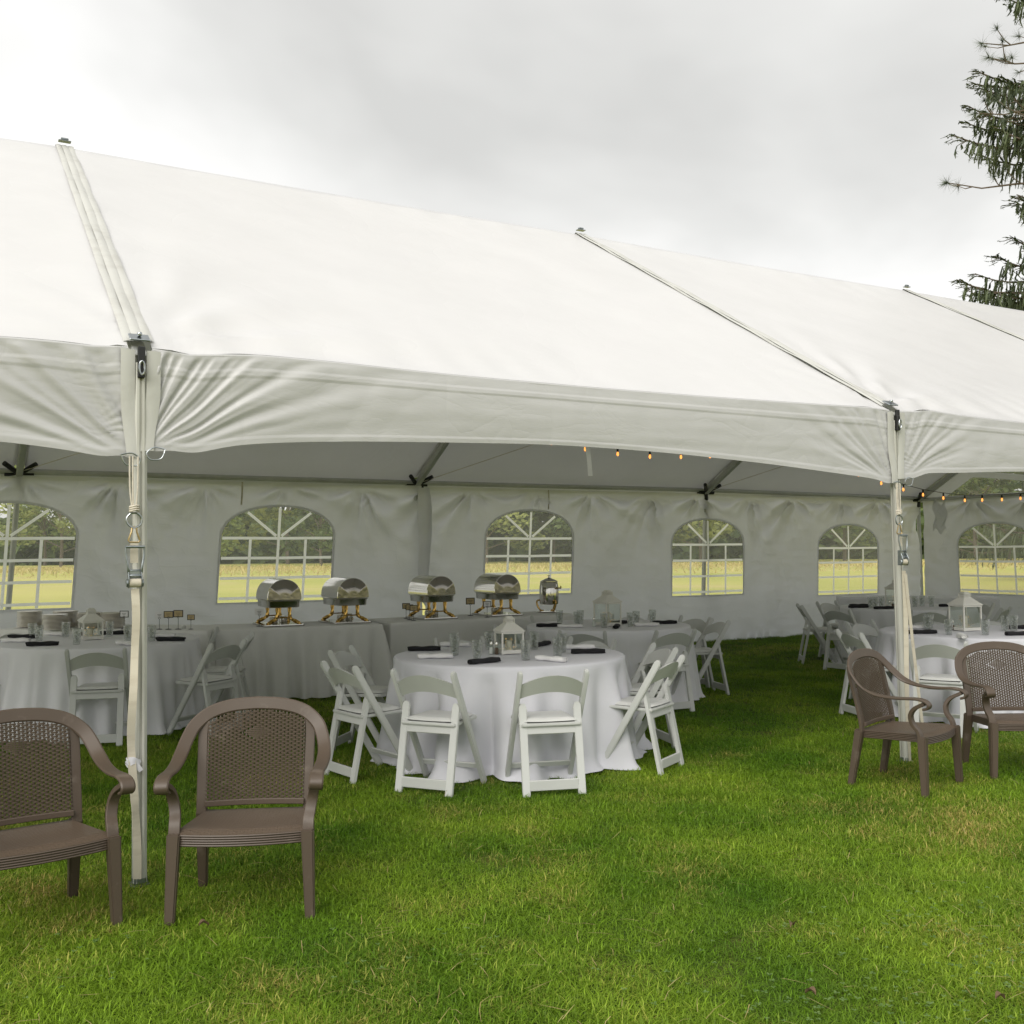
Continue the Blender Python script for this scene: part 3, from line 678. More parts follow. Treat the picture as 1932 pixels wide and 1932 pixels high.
# ------------------------------------------------------------------ ratchet straps on the two near poles
def ribbon(b, pts, w, side, t=.0015):
    b.sweep(pts, [(-w/2, -t), (w/2, -t), (w/2, t), (-w/2, t)], side)
def ratchet_strap(label, x, y, pts_z, tail, knot, scale=1.0, spread=0.0):
    """x,y: strap plane at top; pts_z: heights for d ring loop, ring, hook, ratchet top, ratchet bottom"""
    o = thing('ratchet_strap', label, 'strap', (x, y, 0), 0, 'ratchet straps on the near poles')
    zt, zr, zh, zq, zb = pts_z; f = -ACR
    b = MB()
    for dx in (-.022, -.008, .016): b.tube(spline([DIR*dx*1.0+V(0, 0, zt), DIR*dx*.9+V(0, 0, (zt+zr)/2), DIR*dx*.4+V(0, 0, zr+.05)], 5), .0042, 6)
    for k in range(3): b.tube([DIR*.02*math.cos(t*PI/5)+f*.016*math.sin(t*PI/5)+V(0, 0, zr+.045+k*.010+.004*math.sin(t)) for t in range(10)], .005, 6, closed=True)
    b.build('rope', 'rope', o)
    b = MB(); b.tube([DIR*.034*math.cos(t*PI/10)+V(0, 0, zr+.034*math.sin(t*PI/10)) for t in range(20)], .0048, 7, closed=True); b.build('ring', 'steel', o)
    b = MB(); hk = [V(0, 0, zh+.045), DIR*.010+V(0, 0, zh+.04), DIR*.012+V(0, 0, zh+.02), DIR*.026+V(0, 0, zh-.02), DIR*.02+V(0, 0, zh-.028), -DIR*.02+V(0, 0, zh-.028), -DIR*.026+V(0, 0, zh-.02), -DIR*.012+V(0, 0, zh+.02), -DIR*.010+V(0, 0, zh+.04)]
    b.tube(hk, .0045, 6, closed=True); b.build('hook', 'gold_zinc', o)
    b = MB(); ribbon(b, [V(0, 0, zh-.026), V(0, 0, zh-.08)+f*.004, V(0, 0, zq)+f*.008], .035, DIR); b.build('webbing', 'webbing', o)
    R = MB()
    for sx in (-1, 1): R.prism([DIR*sx*.027+V(0, 0, zb-.01)+f*.004, DIR*sx*.027+V(0, 0, zb-.012)+f*.045, DIR*sx*.027+V(0, 0, zb+.03)+f*.055, DIR*sx*.027+V(0, 0, zq-.03)+f*.03, DIR*sx*.027+V(0, 0, zq-.03)+f*.006], DIR*sx*.004)
    for zz0, yy in ((zq-.035, .02), (zq-.055, .02), (zq-.075, .025), (zb+.045, .03)): R.tube([DIR*-.027+V(0, 0, zz0)+f*yy, DIR*.027+V(0, 0, zz0)+f*yy], .006, 8)
    R.box(V(0, 0, (zq+zb)/2)+f*.02, (.05, .008, .035), Matrix.Rotation(math.atan2(DIR.y, DIR.x), 3, 'Z'))
    for sx in (-1, 1): R.tube([DIR*sx*.030+V(0, 0, zb+.012)+f*.028, DIR*sx*.038+V(0, 0, zb+.012)+f*.028], .019, 10)
    ro = R.build('ratchet', 'zinc', o, bevel=.0015)
    h = MB(); h.tube(spline([DIR*-.03+V(0, 0, zb+.06)+f*.03, DIR*-.031+V(0, 0, zq-.02)+f*.035, DIR*-.040+V(0, 0, zq+.035)+f*.03, DIR*-.040+V(0, 0, zq+.075)+f*.03], 4), .0055, 6)
    h.tube(spline([DIR*.03+V(0, 0, zb+.06)+f*.03, DIR*.031+V(0, 0, zq-.02)+f*.035, DIR*.040+V(0, 0, zq+.035)+f*.03, DIR*.040+V(0, 0, zq+.075)+f*.03], 4), .0055, 6)
    h.tube([DIR*-.042+V(0, 0, zq+.075)+f*.03, DIR*.042+V(0, 0, zq+.075)+f*.03], .007, 8); h.build('handle', 'zinc', ro)
    s = MB(); s.tube([DIR*-.026+V(0, 0, zb+.012)+f*.028, DIR*.026+V(0, 0, zb+.012)+f*.028], .021, 12); s.build('spool', 'webbing', ro)
    b = MB(); ribbon(b, [Vector(p) for p in tail[0]], .036, [Vector(q) for q in tail[1]]); b.build('webbing', 'webbing', o)
    if knot:
        b = MB(); kz = knot
        for k, (dx, dz, a) in enumerate([(0, 0, .3), (.005, .01, -.5)]): ribbon(b, spline([DIR*(-.03)+V(0, 0, kz+dz-.02*a)+f*.012, V(0, 0, kz+dz+.012)+f*.026, DIR*.03+V(0, 0, kz+dz+.02*a)+f*.012], 4), .022, V(0, 0, 1))
        ribbon(b, [DIR*.01+V(0, 0, kz)+f*.02, DIR*.035+V(0, 0, kz-.035)+f*.018], .022, DIR); ribbon(b, [-DIR*.01+V(0, 0, kz)+f*.02, -DIR*.03+V(0, 0, kz+.02)+f*.018], .02, DIR)
        b.build('knot', 'cloth_white', o)
    return o
f_ = -ACR
t1 = []; sd1 = []
for k in range(41):
    z = 1.38-1.34*k/40; u = k/40
    t1.append(DIR*(.008*math.sin(u*9)-.012*math.sin(u*3.1)+.018*u)+f_*(.03+.016*math.sin(u*21)*(1-u)-.028*u*.5)+V(0, 0, z)); sd1.append(DIR*math.cos(.5*math.sin(u*7)+(.6 if .55 < u < .75 else 0))+f_*math.sin(.5*math.sin(u*7)+(.6 if .55 < u < .75 else 0)))
ratchet_strap('cream ratchet strap with a knotted tail tied down the left near pole', -1.770, 4.826, (2.0, 1.70, 1.625, 1.50, 1.395), (t1, sd1), .57)
t2 = []; sd2 = []
for k in range(21): u = k/20; t2.append(DIR*(.006*u+.006*math.sin(u*7))+f_*(.03+.012*u)+V(0, 0, 1.38-1.33*u)); sd2.append(DIR+f_*.4*math.sin(u*4))
rs2 = ratchet_strap('cream ratchet strap pulled taut down the right near pole', 2.75, 7.32, (2.0, 1.74, 1.67, 1.555, 1.43), (t2, sd2), None)
b = MB(); ribbon(b, [DIR*.012+f_*.035+V(0, 0, 1.36), DIR*.05+f_*.05+V(0, 0, .9), DIR*.11+f_*.10+V(0, 0, .06)], .028, DIR); b.build('webbing', 'webbing', rs2)
b = MB(); q = DIR*.112+f_*.102+V(0, 0, .03); b.tube([q+V(0, 0, .03), q+DIR*.02, q-V(0, 0, .02), q-DIR*.02], .004, 6, closed=True); b.build('hook', 'gold_zinc', rs2)

# ------------------------------------------------------------------ string lights
sl = thing('string_lights', 'string of lit amber bulbs swagged beneath the tent roof', 'string lights', TP(0, WID*.3, 0))
bul = [(2.42, 2.70), (2.77, 2.64), (3.12, 2.58), (3.47, 2.53), (3.82, 2.48), (4.17, 2.44), (4.52, 2.41), (4.88, 2.40), (5.24, 2.41), (5.59, 2.43), (5.94, 2.45), (6.27, 2.49), (6.60, 2.52), (6.92, 2.49), (7.25, 2.40), (7.58, 2.31), (7.92, 2.23), (8.26, 2.17), (8.57, 2.12), (8.90, 2.09), (9.26, 2.07), (9.56, 2.08), (9.91, 2.09), (10.25, 2.11), (10.6, 2.14)]
b = MB(); b.tube([DIR*s+V(0, 0, z+.055+(.0)) for s, z in [(2.1, 2.78)]+bul+[(10.9, 2.2)]], .0035, 5); b.build('cord', 'dark_metal', sl)
sb = MB(); sb.lathe([(.006, .055), (.010, .045), (.010, .018), (.006, .016)], 8)
bb = MB(); bb.lathe([(.006, .018), (.009, .008), (.0115, -.004), (.010, -.013), (.005, -.020), (.001, -.022)], 8)
fl = MB(); fl.lathe([(.001, .006), (.005, .0), (.005, -.012), (.001, -.016)], 6)
s0_ = sb.build('socket', 'dark_metal', sl); b0_ = bb.build('bulb', 'bulb_lit', sl)
for k, (s, z) in enumerate(bul):
    q = DIR*s+V(0, 0, z)
    if k == 0: s1_, b1_ = s0_, b0_
    else:
        s1_ = s0_.copy(); C.objects.link(s1_); b1_ = b0_.copy(); C.objects.link(b1_)
    s1_.location = q; b1_.location = q

# ------------------------------------------------------------------ tablecloths
def cloth(name, label, pts_fn, nper, ztop, mats, loc, rz=0.0, group=None, seed=0, amp=.05, flare=.05, folds=15, puddle=.03, topfn=None, sharp=.02):
    """pts_fn(t in 0..1, off) -> (x,y) on the rim pushed outwards by off"""
    rg = random.Random(seed); ph = [rg.random()*6.28 for _ in range(6)]
    def fold(t):
        a = 2*PI*t
        return .55*(2*abs(math.sin(.5*folds*a+.6*math.sin(2*a+ph[0])+ph[4]))**.7-1.1)*(.55+.45*math.sin(3*a+ph[5]))+.3*math.sin(folds*a+1.2*math.sin(2*a+ph[0])+ph[1])+.3*math.sin((folds*.62//1)*a+ph[2])+.25*math.sin((folds*1.7//1)*a+ph[3]+.8*math.sin(3*a))
    rings = [(0, .0, 0), (.004, .010, 0), (.018, .016, 0), (.05, .018, .02)]+[(.05+(ztop-.055)*((k/16.0)), .018+flare*(k/16.0)**1.2, .06+.94*(k/16.0)**.8) for k in range(1, 17)]
    b = MB(); n = nper; vs = []
    for j, (dz, off, am) in enumerate(rings):
        for i in range(n):
            t = i/n; fo = fold(t)
            o = off+amp*am*(fo+.15*mnoise.noise(V(t*40, dz*3, seed)))
            z = ztop-dz
            if j == len(rings)-1:
                o += puddle*(.7+1.3*mnoise.noise(V(t*11, 1, seed))); z = .012+.03*max(0, mnoise.noise(V(t*17, 2, seed)))
            if j == len(rings)-2: o += puddle*(.25+.7*mnoise.noise(V(t*11, 1, seed))); z = max(z, .045)
            x, y = pts_fn(t, o); vs.append((x, y, z))
    fs = []
    for j in range(len(rings)-1):
        for i in range(n): fs.append((j*n+i, j*n+(i+1) % n, (j+1)*n+(i+1) % n, (j+1)*n+i))
    c = len(vs); m = 8
    for k in range(1, m):
        for i in range(n):
            x, y = pts_fn(i/n, 0); q = 1-k/m; vs.append((x*q, y*q, ztop+.0018*mnoise.noise(V(x*q*4, y*q*4, seed))))
    prev = 0
    for k in range(1, m):
        st = c+(k-1)*n
        for i in range(n): fs.append((prev+(i+1) % n, prev+i, st+i, st+(i+1) % n))
        prev = st
    vs.append((0, 0, ztop)); cc = len(vs)-1
    for i in range(n): fs.append((prev+(i+1) % n, prev+i, cc))
    b.add(vs, fs); o = b.build(name, mats, smooth=180)
    o.location = loc; o.rotation_euler = (0, 0, rz)
    return tag(o, label, 'tablecloth', group)
TZ = .755
def round_fn(R):
    return lambda t, o: ((R+o)*math.cos(2*PI*t), (R+o)*math.sin(2*PI*t))
def rect_fn(lx, ly, rc=.03):
    per = 2*(lx+ly)
    def f(t, o):
        # superellipse walk with uniform spacing along the rectangle
        d = (t % 1)*per
        hx, hy = lx/2, ly/2
        if d < lx: x, y, nx, ny = -hx+d, -hy, 0, -1; e = min(d, lx-d); sx = -1 if d < lx/2 else 1; w = max(0, 1-e/.12); nx = sx*w
        elif d < lx+ly: q = d-lx; x, y, nx, ny = hx, -hy+q, 1, 0; e = min(q, ly-q); sy = -1 if q < ly/2 else 1; w = max(0, 1-e/.12); ny = sy*w
        elif d < 2*lx+ly: q = d-lx-ly; x, y, nx, ny = hx-q, hy, 0, 1; e = min(q, lx-q); sx = 1 if q < lx/2 else -1; w = max(0, 1-e/.12); nx = sx*w
        else: q = d-2*lx-ly; x, y, nx, ny = -hx, hy-q, -1, 0; e = min(q, ly-q); sy = 1 if q < ly/2 else -1; w = max(0, 1-e/.12); ny = sy*w
        return (x+nx*o, y+ny*o)
    return f
TCS = {'A': (-.03, 7.88), 'B': (-3.78, 9.42), 'C': (1.0, 10.85), 'D': (4.36, 9.70), 'E': (5.25, 13.75)}
gT = 'floor length cloths over the round tables'
cloth('tablecloth', 'white floor-length cloth over the round table in the middle, with folds puddling on the grass', round_fn(.86), 360, TZ, 'cloth_white', (*TCS['A'], 0), .4, gT, 1, .14, .05, 15, .08)
cloth('tablecloth', 'white floor-length cloth over the round table behind the left pole', round_fn(.87), 300, TZ, 'cloth_pale', (*TCS['B'], 0), 1.1, gT, 2, .15, .06, 17, .05)
cloth('tablecloth', 'pale cloth over the second round table, behind and right of the middle one', round_fn(.84), 240, TZ, 'cloth_pale', (*TCS['C'], 0), 2.2, gT, 3, .11, .06, 18, .05)
cloth('tablecloth', 'pale cloth over the round table behind the right pole and brown chairs', round_fn(.86), 300, TZ, 'cloth_white', (*TCS['D'], 0), .9, gT, 4, .14, .06, 18, .05)
cloth('tablecloth', 'pale cloth over the farthest round table, in front of the long table', round_fn(.84), 200, TZ, 'cloth_pale', (*TCS['E'], 0), 0, gT, 5, .10, .06, 18, .04)
gB = 'cloths over the long tables'
def long_table(label, p0, p1, dep, m, seed, amp, folds, ov=0.0):
    p0 = V(*p0, 0); p1 = V(*p1, 0); d = p1-p0; l = d.length; d.normalize(); n = V(-d.y, d.x, 0)
    c = (p0+p1)/2+n*dep/2
    cloth('tablecloth', label, rect_fn(l, dep), int(2*(l+dep)*45), TZ, m, (c.x, c.y, 0), math.atan2(d.y, d.x), gB, seed, amp, .035, folds, .0)
long_table('grey cloth over the left buffet table carrying the stacked plates', (-5.38, 10.84), (-3.09, 10.45), .76, 'cloth_grey', 11, .03, 14)
long_table('grey cloth over the middle buffet table, bunched at its right end', (-3.04, 10.55), (-1.42, 11.17), .78, 'cloth_grey', 12, .10, 21)
long_table('grey cloth over the right buffet table under the coffee urn', (-1.34, 11.37), (.77, 12.69), .78, 'cloth_grey', 13, .036, 19)
long_table('pale cloth over the long table at the far right end of the tent', (5.2, 16.47), (7.46, 15.85), .76, 'cloth_pale', 14, .02, 14)

# ------------------------------------------------------------------ white folding chairs (front of the chair = +y)
def folding_chair():
    r = thing('folding_chair', 'white folding chair', 'folding chair', group='white folding chairs round the tables')
    def sy(z): return -.235+(.785-z)*.60
    for sx in (-1, 1):
        b = MB(); pr = [(-.0145, -.023), (.0145, -.023), (.0145, .023), (-.0145, .023)]
        pts = [V(sx*.215, sy(.0), .0), V(sx*.215, sy(.4), .40), V(sx*.216, sy(.765), .765), V(sx*.216, sy(.785)+.004, .785)]
        b.sweep(pts, lambda u: [(x*(1 if u < .9 else .8), y*(1 if u < .9 else .55)) for x, y in pr], V(1, 0, 0)); b.build('front_leg', 'chair_resin', r, bevel=.005, seg=2)
    for sx in (-1, 1):
        b = MB(); pr = [(-.0245, -.013), (.0245, -.013), (.0245, .013), (-.0245, .013)]
        pts = [V(sx*.18, -.222, 0), V(sx*.18, -.165, .28), V(sx*.18, -.112, .545), V(sx*.18, -.108, .568)]
        b.sweep(pts, lambda u: [(x*(1 if u < .9 else .5), y) for x, y in pr], V(1, 0, 0)); b.tube([V(sx*.150, -.12, .525), V(sx*.205, -.12, .525)], .008, 8)
        b.build('rear_leg', 'chair_resin', r, bevel=.004, seg=2)
    b = MB()
    def bp(u, v, o):
        x = -.204+.408*u; c = 1-(2*u-1)**2; zb = .600+.045*c; zt = .694+.062*c; z = zb+(zt-zb)*v
        return V(x, sy(z)-.030*c+o, z)
    b.grid(lambda u, v: bp(u, v, .009), 16, 6); b.grid(lambda u, v: bp(u, v, -.009), 16, 6)
    for vv in (0, 1): b.grid(lambda u, w, vv=vv: bp(u, vv, -.009+.018*w), 16, 1)
    b.build('backrest', 'chair_resin', r, smooth=50)
    b = MB()
    b.box((0, -.213, .068), (.32, .016, .055)); b.box((0, sy(.13), .13), (.41, .016, .04))
    st = b
    b = MB(); b.box((0, -.211, .068), (.322, .018, .066)); b.build('bottom_rail', 'chair_resin', r, bevel=.004)
    b = MB(); b.box((0, sy(.125), .125), (.408, .014, .042), Matrix.Rotation(.5, 3, 'X')); b.build('stretcher', 'chair_resin', r, bevel=.004)
    b = MB(); b.box((0, -.142, .405), (.322, .016, .060), Matrix.Rotation(-.2, 3, 'X')); b.build('seat_apron', 'chair_resin', r, bevel=.004)
    b = MB(); b.prism([(-.195, -.165, .425), (.195, -.165, .425), (.197, .17, .432), (.16, .205, .432), (-.16, .205, .432), (-.197, .17, .432)], (0, 0, .022)); b.build('seat_frame', 'chair_resin', r, bevel=.006, seg=2)
    b = MB()
    def cp(u, v):
        x = (2*u-1); y = (2*v-1); e = max(abs(x), abs(y)); k = (1-abs(x)**6)*(1-abs(y)**6)
        return V(.175*x*(1-.08*max(0, y)**4), .012+.168*y*(1-.05*x**4), .452+.022*k**.35+.003*(x*x+y*y))
    b.grid(cp, 14, 14); b.build('seat', 'seat_vinyl', r, smooth=180)
    return r
FC = Proto(folding_chair())
CH = {
 'A': [(-23, 1.17, 0, 'white folding chair, back to the camera, front left of the middle table'), (12, 1.15, 0, 'white folding chair, back to the camera, front right of the middle table'),
       (62, 1.07, -4, 'white folding chair seen from the side at the near right of the middle table'), (105, 1.05, 0, 'white folding chair right of the middle table, behind the side-on one'),
       (-55, 1.20, 4, 'white folding chair at the near left of the middle table, beside the brown armchair'), (-103, 1.14, 0, 'white folding chair left of the middle table, against the grey buffet cloth'),
       (146, 1.06, 0, 'white folding chair behind the middle table, backrest past the right black napkin'), (-160, 1.08, 0, 'white folding chair behind the middle table, mostly hidden left of the lantern')],
 'B': [(23, 1.05, -10, 'white folding chair with its back to the camera beside the left tent pole'), (66, 1.26, 0, 'white folding chair seen from the side right of the left tent pole'),
       (99, 1.13, 0, 'white folding chair behind the side-on one at the right of the left table'), (155, 1.12, 0, 'white folding chair at the back right of the left table, behind the pole'),
       (-47, 1.02, 0, 'white folding chair cut by the left edge of the picture'), (-125, 1.2, 0, 'white folding chair behind the left table, near the left edge of the picture')],
 'C': [(103, 1.04, 0, 'side-on white folding chair at the second table, standing clear on open grass'), (127, 1.1, 0, 'white folding chair at the second table, behind the one standing clear'),
       (26, 1.0, 0, 'white folding chair, back to the camera, front right of the second table'), (-17, .98, 0, 'white folding chair between the middle table and the second table'),
       (-60, 1.02, 0, 'white folding chair left of the second table, right of the small lantern'), (-135, 1.1, 0, 'white folding chair at the back left of the second table'), (163, 1.1, 0, 'white folding chair at the back of the second table, behind its lantern')],
 'D': [(-36, 1.34, 4, 'white folding chair, back to the camera, right of the right tent pole'), (-80, 1.08, 0, 'white folding chair seen from its side at the left of the right table'),
       (-143, 1.05, 0, 'white folding chair facing the camera at the back left of the right table'), (151, 1.2, 0, 'white folding chair at the back right of the right table')],
 'E': [(-98, 1.17, 0, 'leftmost white folding chair at the farthest round table, seen from its side'), (-56, 1.24, 0, 'white folding chair, back to the camera, front left of the farthest round table'),
       (-143, 1.05, 0, 'white folding chair at the back left of the farthest round table'), (-9, 1.02, 0, 'white folding chair in front of the farthest round table, behind the pole'),
       (108, 1.0, 0, 'white folding chair at the back right of the farthest round table'), (50, 1.0, 0, 'dark-shaded white folding chair at the front right of the farthest round table')]}
for k, l in CH.items():
    cx_, cy_ = TCS[k]
    for phi, d, tw, lab in l:
        a = math.radians(phi); FC.place((cx_+d*math.sin(a), cy_-d*math.cos(a), 0), a+math.radians(tw), lab)

# ------------------------------------------------------------------ brown resin wicker armchairs (front = +y)
def armchair():
    r = thing('armchair', 'brown armchair', 'armchair', group='brown resin wicker armchairs')
    half = [(.312, .262, .548), (.314, .286, .556), (.316, .294, .577), (.316, .272, .598), (.316, .215, .608), (.318, .08, .602), (.321, -.04, .612), (.318, -.13, .646), (.303, -.19, .70), (.276, -.23, .75), (.212, -.257, .80), (.114, -.27, .828), (0, -.275, .836)]
    path = spline(half, 5); path = path+[V(-p.x, p.y, p.z) for p in path[-2::-1]]
    side = []
    for p in path:
        t = smoothstep(-.02, -.20, p.y); w = V(0, .25, -1)*(1-min(1, abs(p.x)/.30)**2)+V(-1 if p.x > 0 else 1, 0, -.6)*min(1, abs(p.x)/.30)**2
        if p.x == 0: w = V(0, .25, -1)
        side.append(V(-1 if p.x > 0 else 1, 0, 0).lerp(w, t))
    b = MB(); hw, ht = .030, .0075
    b.sweep(path, [(-hw, -ht*.4), (-hw*.8, -ht), (hw*.8, -ht), (hw, -ht*.4), (hw, ht*.4), (hw*.8, ht), (-hw*.8, ht), (-hw, ht*.4)], side); b.build('back_frame', 'brown_resin', r, smooth=28)
    def py(x, z): return -.182-(z-.385)*.20+.03*(x/.25)**2*(1-.4*(z-.4))
    def ztop(x): return .722+.085*math.sqrt(max(0, 1-(x/.245)**2))
    # wicker: pieces of strand woven over and under the stakes
    b = MB(); ns = 26; dxs = .44/ns; rows = int((.81-.412)/.0086)
    for j in range(rows):
        z = .412+.0086*j
        for i in range(ns):
            x = -.22+dxs*(i+.5)
            dm = abs(x)/.062+abs(z-.705)/.034 < 1
            if dm or (i+j) % 2 or z+.004 > ztop(x): continue
            xa, xb = x-dxs*.92, x+dxs*.92; xa = max(xa, -.222); xb = min(xb, .222)
            h = .0041; o = .0062
            A = [V(xa, py(xa, z)+.0005, z-h*.8), V(xa, py(xa, z)+.0005, z+h*.8), V(x-dxs*.45, py(x, z)+o, z-h), V(x-dxs*.45, py(x, z)+o, z+h), V(x+dxs*.45, py(x, z)+o, z-h), V(x+dxs*.45, py(x, z)+o, z+h), V(xb, py(xb, z)+.0005, z-h*.8), V(xb, py(xb, z)+.0005, z+h*.8)]
            b.add(A, [(0, 1, 3, 2), (2, 3, 5, 4), (4, 5, 7, 6)])
        dw = .062*(1-abs(z-.705)/.034)
        if dw > .012: b.add([V(-dw, py(0, z)+.002, z-.0036), V(-dw, py(0, z)+.002, z+.0036), V(-dw*.8, py(0, z)+.006, z-.0036), V(-dw*.8, py(0, z)+.006, z+.0036), V(dw*.8, py(0, z)+.006, z-.0036), V(dw*.8, py(0, z)+.006, z+.0036), V(dw, py(0, z)+.002, z-.0036), V(dw, py(0, z)+.002, z+.0036)], [(0, 1, 3, 2), (2, 3, 5, 4), (4, 5, 7, 6)])
    wp = b.build('wicker_panel', 'brown_resin', r, smooth=60, merge=False); wp['kind'] = 'stuff'
    b = MB()
    for i in range(ns+1):
        x = -.22+dxs*i; x = min(.218, max(-.218, x)); zt = ztop(x)
        b.sweep([V(x, py(x, .40+(zt-.40)*k/5)-.001, .40+(zt-.40)*k/5) for k in range(6)], [(-.0028, -.0015), (.0028, -.0015), (.0028, .0015), (-.0028, .0015)], V(1, 0, 0))
    st = b.build('wicker_stakes', 'brown_resin', r, smooth=30); st['kind'] = 'stuff'
    for sx in (-1, 1):
        b = MB(); pts = spline([(sx*.240, -.172, .35), (sx*.240, -.178, .42), (sx*.242, -.205, .55), (sx*.245, -.240, .70), (sx*.238, -.252, .765)], 4)
        b.sweep(pts, [(-.022, -.010), (.022, -.010), (.022, .010), (-.022, .010)], V(1, 0, 0)); b.build('side_upright', 'brown_resin', r, bevel=.003)
    b = MB(); b.sweep([V(-.225+.45*k/10, py(-.225+.45*k/10, .398)+.002, .398) for k in range(11)], [(-.013, -.009), (.013, -.009), (.013, .009), (-.013, .009)], V(0, 0, 1)); b.build('bottom_rail', 'brown_resin', r, bevel=.003)
    # seat: dished top and bowed apron
    b = MB()
    def fr(u):  # front edge
        x = -.262+.524*u; return x, .235+.035*(1-(2*u-1)**2)
    def sp(u, v):
        xb = (-.222+.444*u); xf, yf = fr(u); y = -.20+(yf+.20)*v; x = xb+(xf-xb)*v
        z = .362+.022*v-.012*math.sin(PI*u)*math.sin(PI*min(1, v*1.1))-.016*smoothstep(.88, 1, v)
        return V(x, y, z)
    b.grid(sp, 24, 24); b.build('seat', 'brown_seat', r, smooth=180)
    b = MB(); ap = [sp(0, k/8) for k in range(9)]+[sp(k/16, 1) for k in range(1, 17)]+[sp(1, 1-k/8) for k in range(1, 9)]
    n = len(ap)
    for k in range(n-1):
        p, q = ap[k], ap[k+1]
        for m_ in range(5):
            z0, z1 = -.010*m_-.001, -.010*(m_+1)+.001
            for (pp, qq) in ((p, q),):
                d = (qq-pp); nrm = V(d.y, -d.x, 0).normalized()*-1
                if (pp+qq).xy.dot(nrm.xy) < 0: nrm = -nrm
                b.add([pp+V(0, 0, z0)+nrm*.002, qq+V(0, 0, z0)+nrm*.002, qq+V(0, 0, (z0+z1)/2)+nrm*.005, pp+V(0, 0, (z0+z1)/2)+nrm*.005, qq+V(0, 0, z1)+nrm*.002, pp+V(0, 0, z1)+nrm*.002], [(0, 1, 2, 3), (3, 2, 4, 5)])
    for k in range(n-1):
        b.add([ap[k], ap[k+1], ap[k+1]-V(0, 0, .05), ap[k]-V(0, 0, .05)], [(0, 1, 2, 3)])
    b.build('seat_apron', 'brown_resin', r, smooth=30)
    for sx in (-1, 1):
        for top, bot in (((sx*.275, .232, .372), (sx*.288, .248, 0)), ((sx*.238, -.188, .365), (sx*.246, -.250, 0))):
            b = MB(); b.sweep([top, V(*top).lerp(V(*bot), .5), bot], lambda u: [(-(.027-.007*u), -(.026-.006*u)), (.027-.007*u, -(.026-.006*u)), (.027-.007*u, .026-.006*u), (-(.027-.007*u), .026-.006*u)], V(1, 0, 0)); b.build('leg', 'brown_resin', r, bevel=.006, seg=2)
        b = MB(); pts = spline([(sx*.277, .225, .345), (sx*.277, .212, .40), (sx*.283, .178, .445), (sx*.293, .170, .50), (sx*.302, .198, .545), (sx*.310, .250, .575), (sx*.312, .268, .585)], 5)
        b.sweep(pts, lambda u: [(-.024+.004*u, -.011), (.024-.004*u, -.011), (.024-.004*u, .011), (-.024+.004*u, .011)], V(1, 0, 0)); b.build('arm_support', 'brown_resin', r, bevel=.003)
    return r
def woven_mat():
    m, t = newmat('brown_seat'); out = N(t, 'ShaderNodeOutputMaterial'); p = N(t, 'ShaderNodeBsdfPrincipled'); p.inputs['Roughness'].default_value = .42; p.inputs['Base Color'].default_value = (.108, .077, .052, 1)
    tcn = N(t, 'ShaderNodeTexCoord'); br = N(t, 'ShaderNodeTexBrick'); br.inputs['Scale'].default_value = 1; br.inputs['Brick Width'].default_value = .03; br.inputs['Row Height'].default_value = .010; br.inputs['Mortar Size'].default_value = .0016; br.inputs['Mortar Smooth'].default_value = 1
    br.inputs['Color1'].default_value = (1, 1, 1, 1); br.inputs['Color2'].default_value = (.9, .9, .9, 1); br.inputs['Mortar'].default_value = (0, 0, 0, 1)
    L(t, tcn.outputs['Object'], br.inputs['Vector']); bn = N(t, 'ShaderNodeBump'); bn.inputs['Distance'].default_value = .0025; bn.inputs['Strength'].default_value = .9
    L(t, br.outputs['Color'], bn.inputs['Height']); L(t, bn.outputs[0], p.inputs['Normal']); L(t, p.outputs[0], out.inputs[0]); return m
M['brown_seat'] = woven_mat()
AC = Proto(armchair())
def ac(fx, fy, ang, lab, anchor=None):
    a = math.radians(180+ang); AC.place((fx, fy, 0), a, lab)
ac(-2.03, 4.35, 38, 'brown wicker armchair cut by the left edge of the picture, left of the near pole')
ac(-1.175, 4.62, 6, 'brown wicker armchair facing the camera just right of the left pole')
ac(2.55, 6.79, 47, 'brown wicker armchair turned to the right in front of the right pole')
ac(3.47, 7.17, 2, 'brown wicker armchair cut by the right edge of the picture, facing the camera')
ac(-5.02, 11.55, 190, 'brown armchair behind the stacked plates, only the top of its back showing')

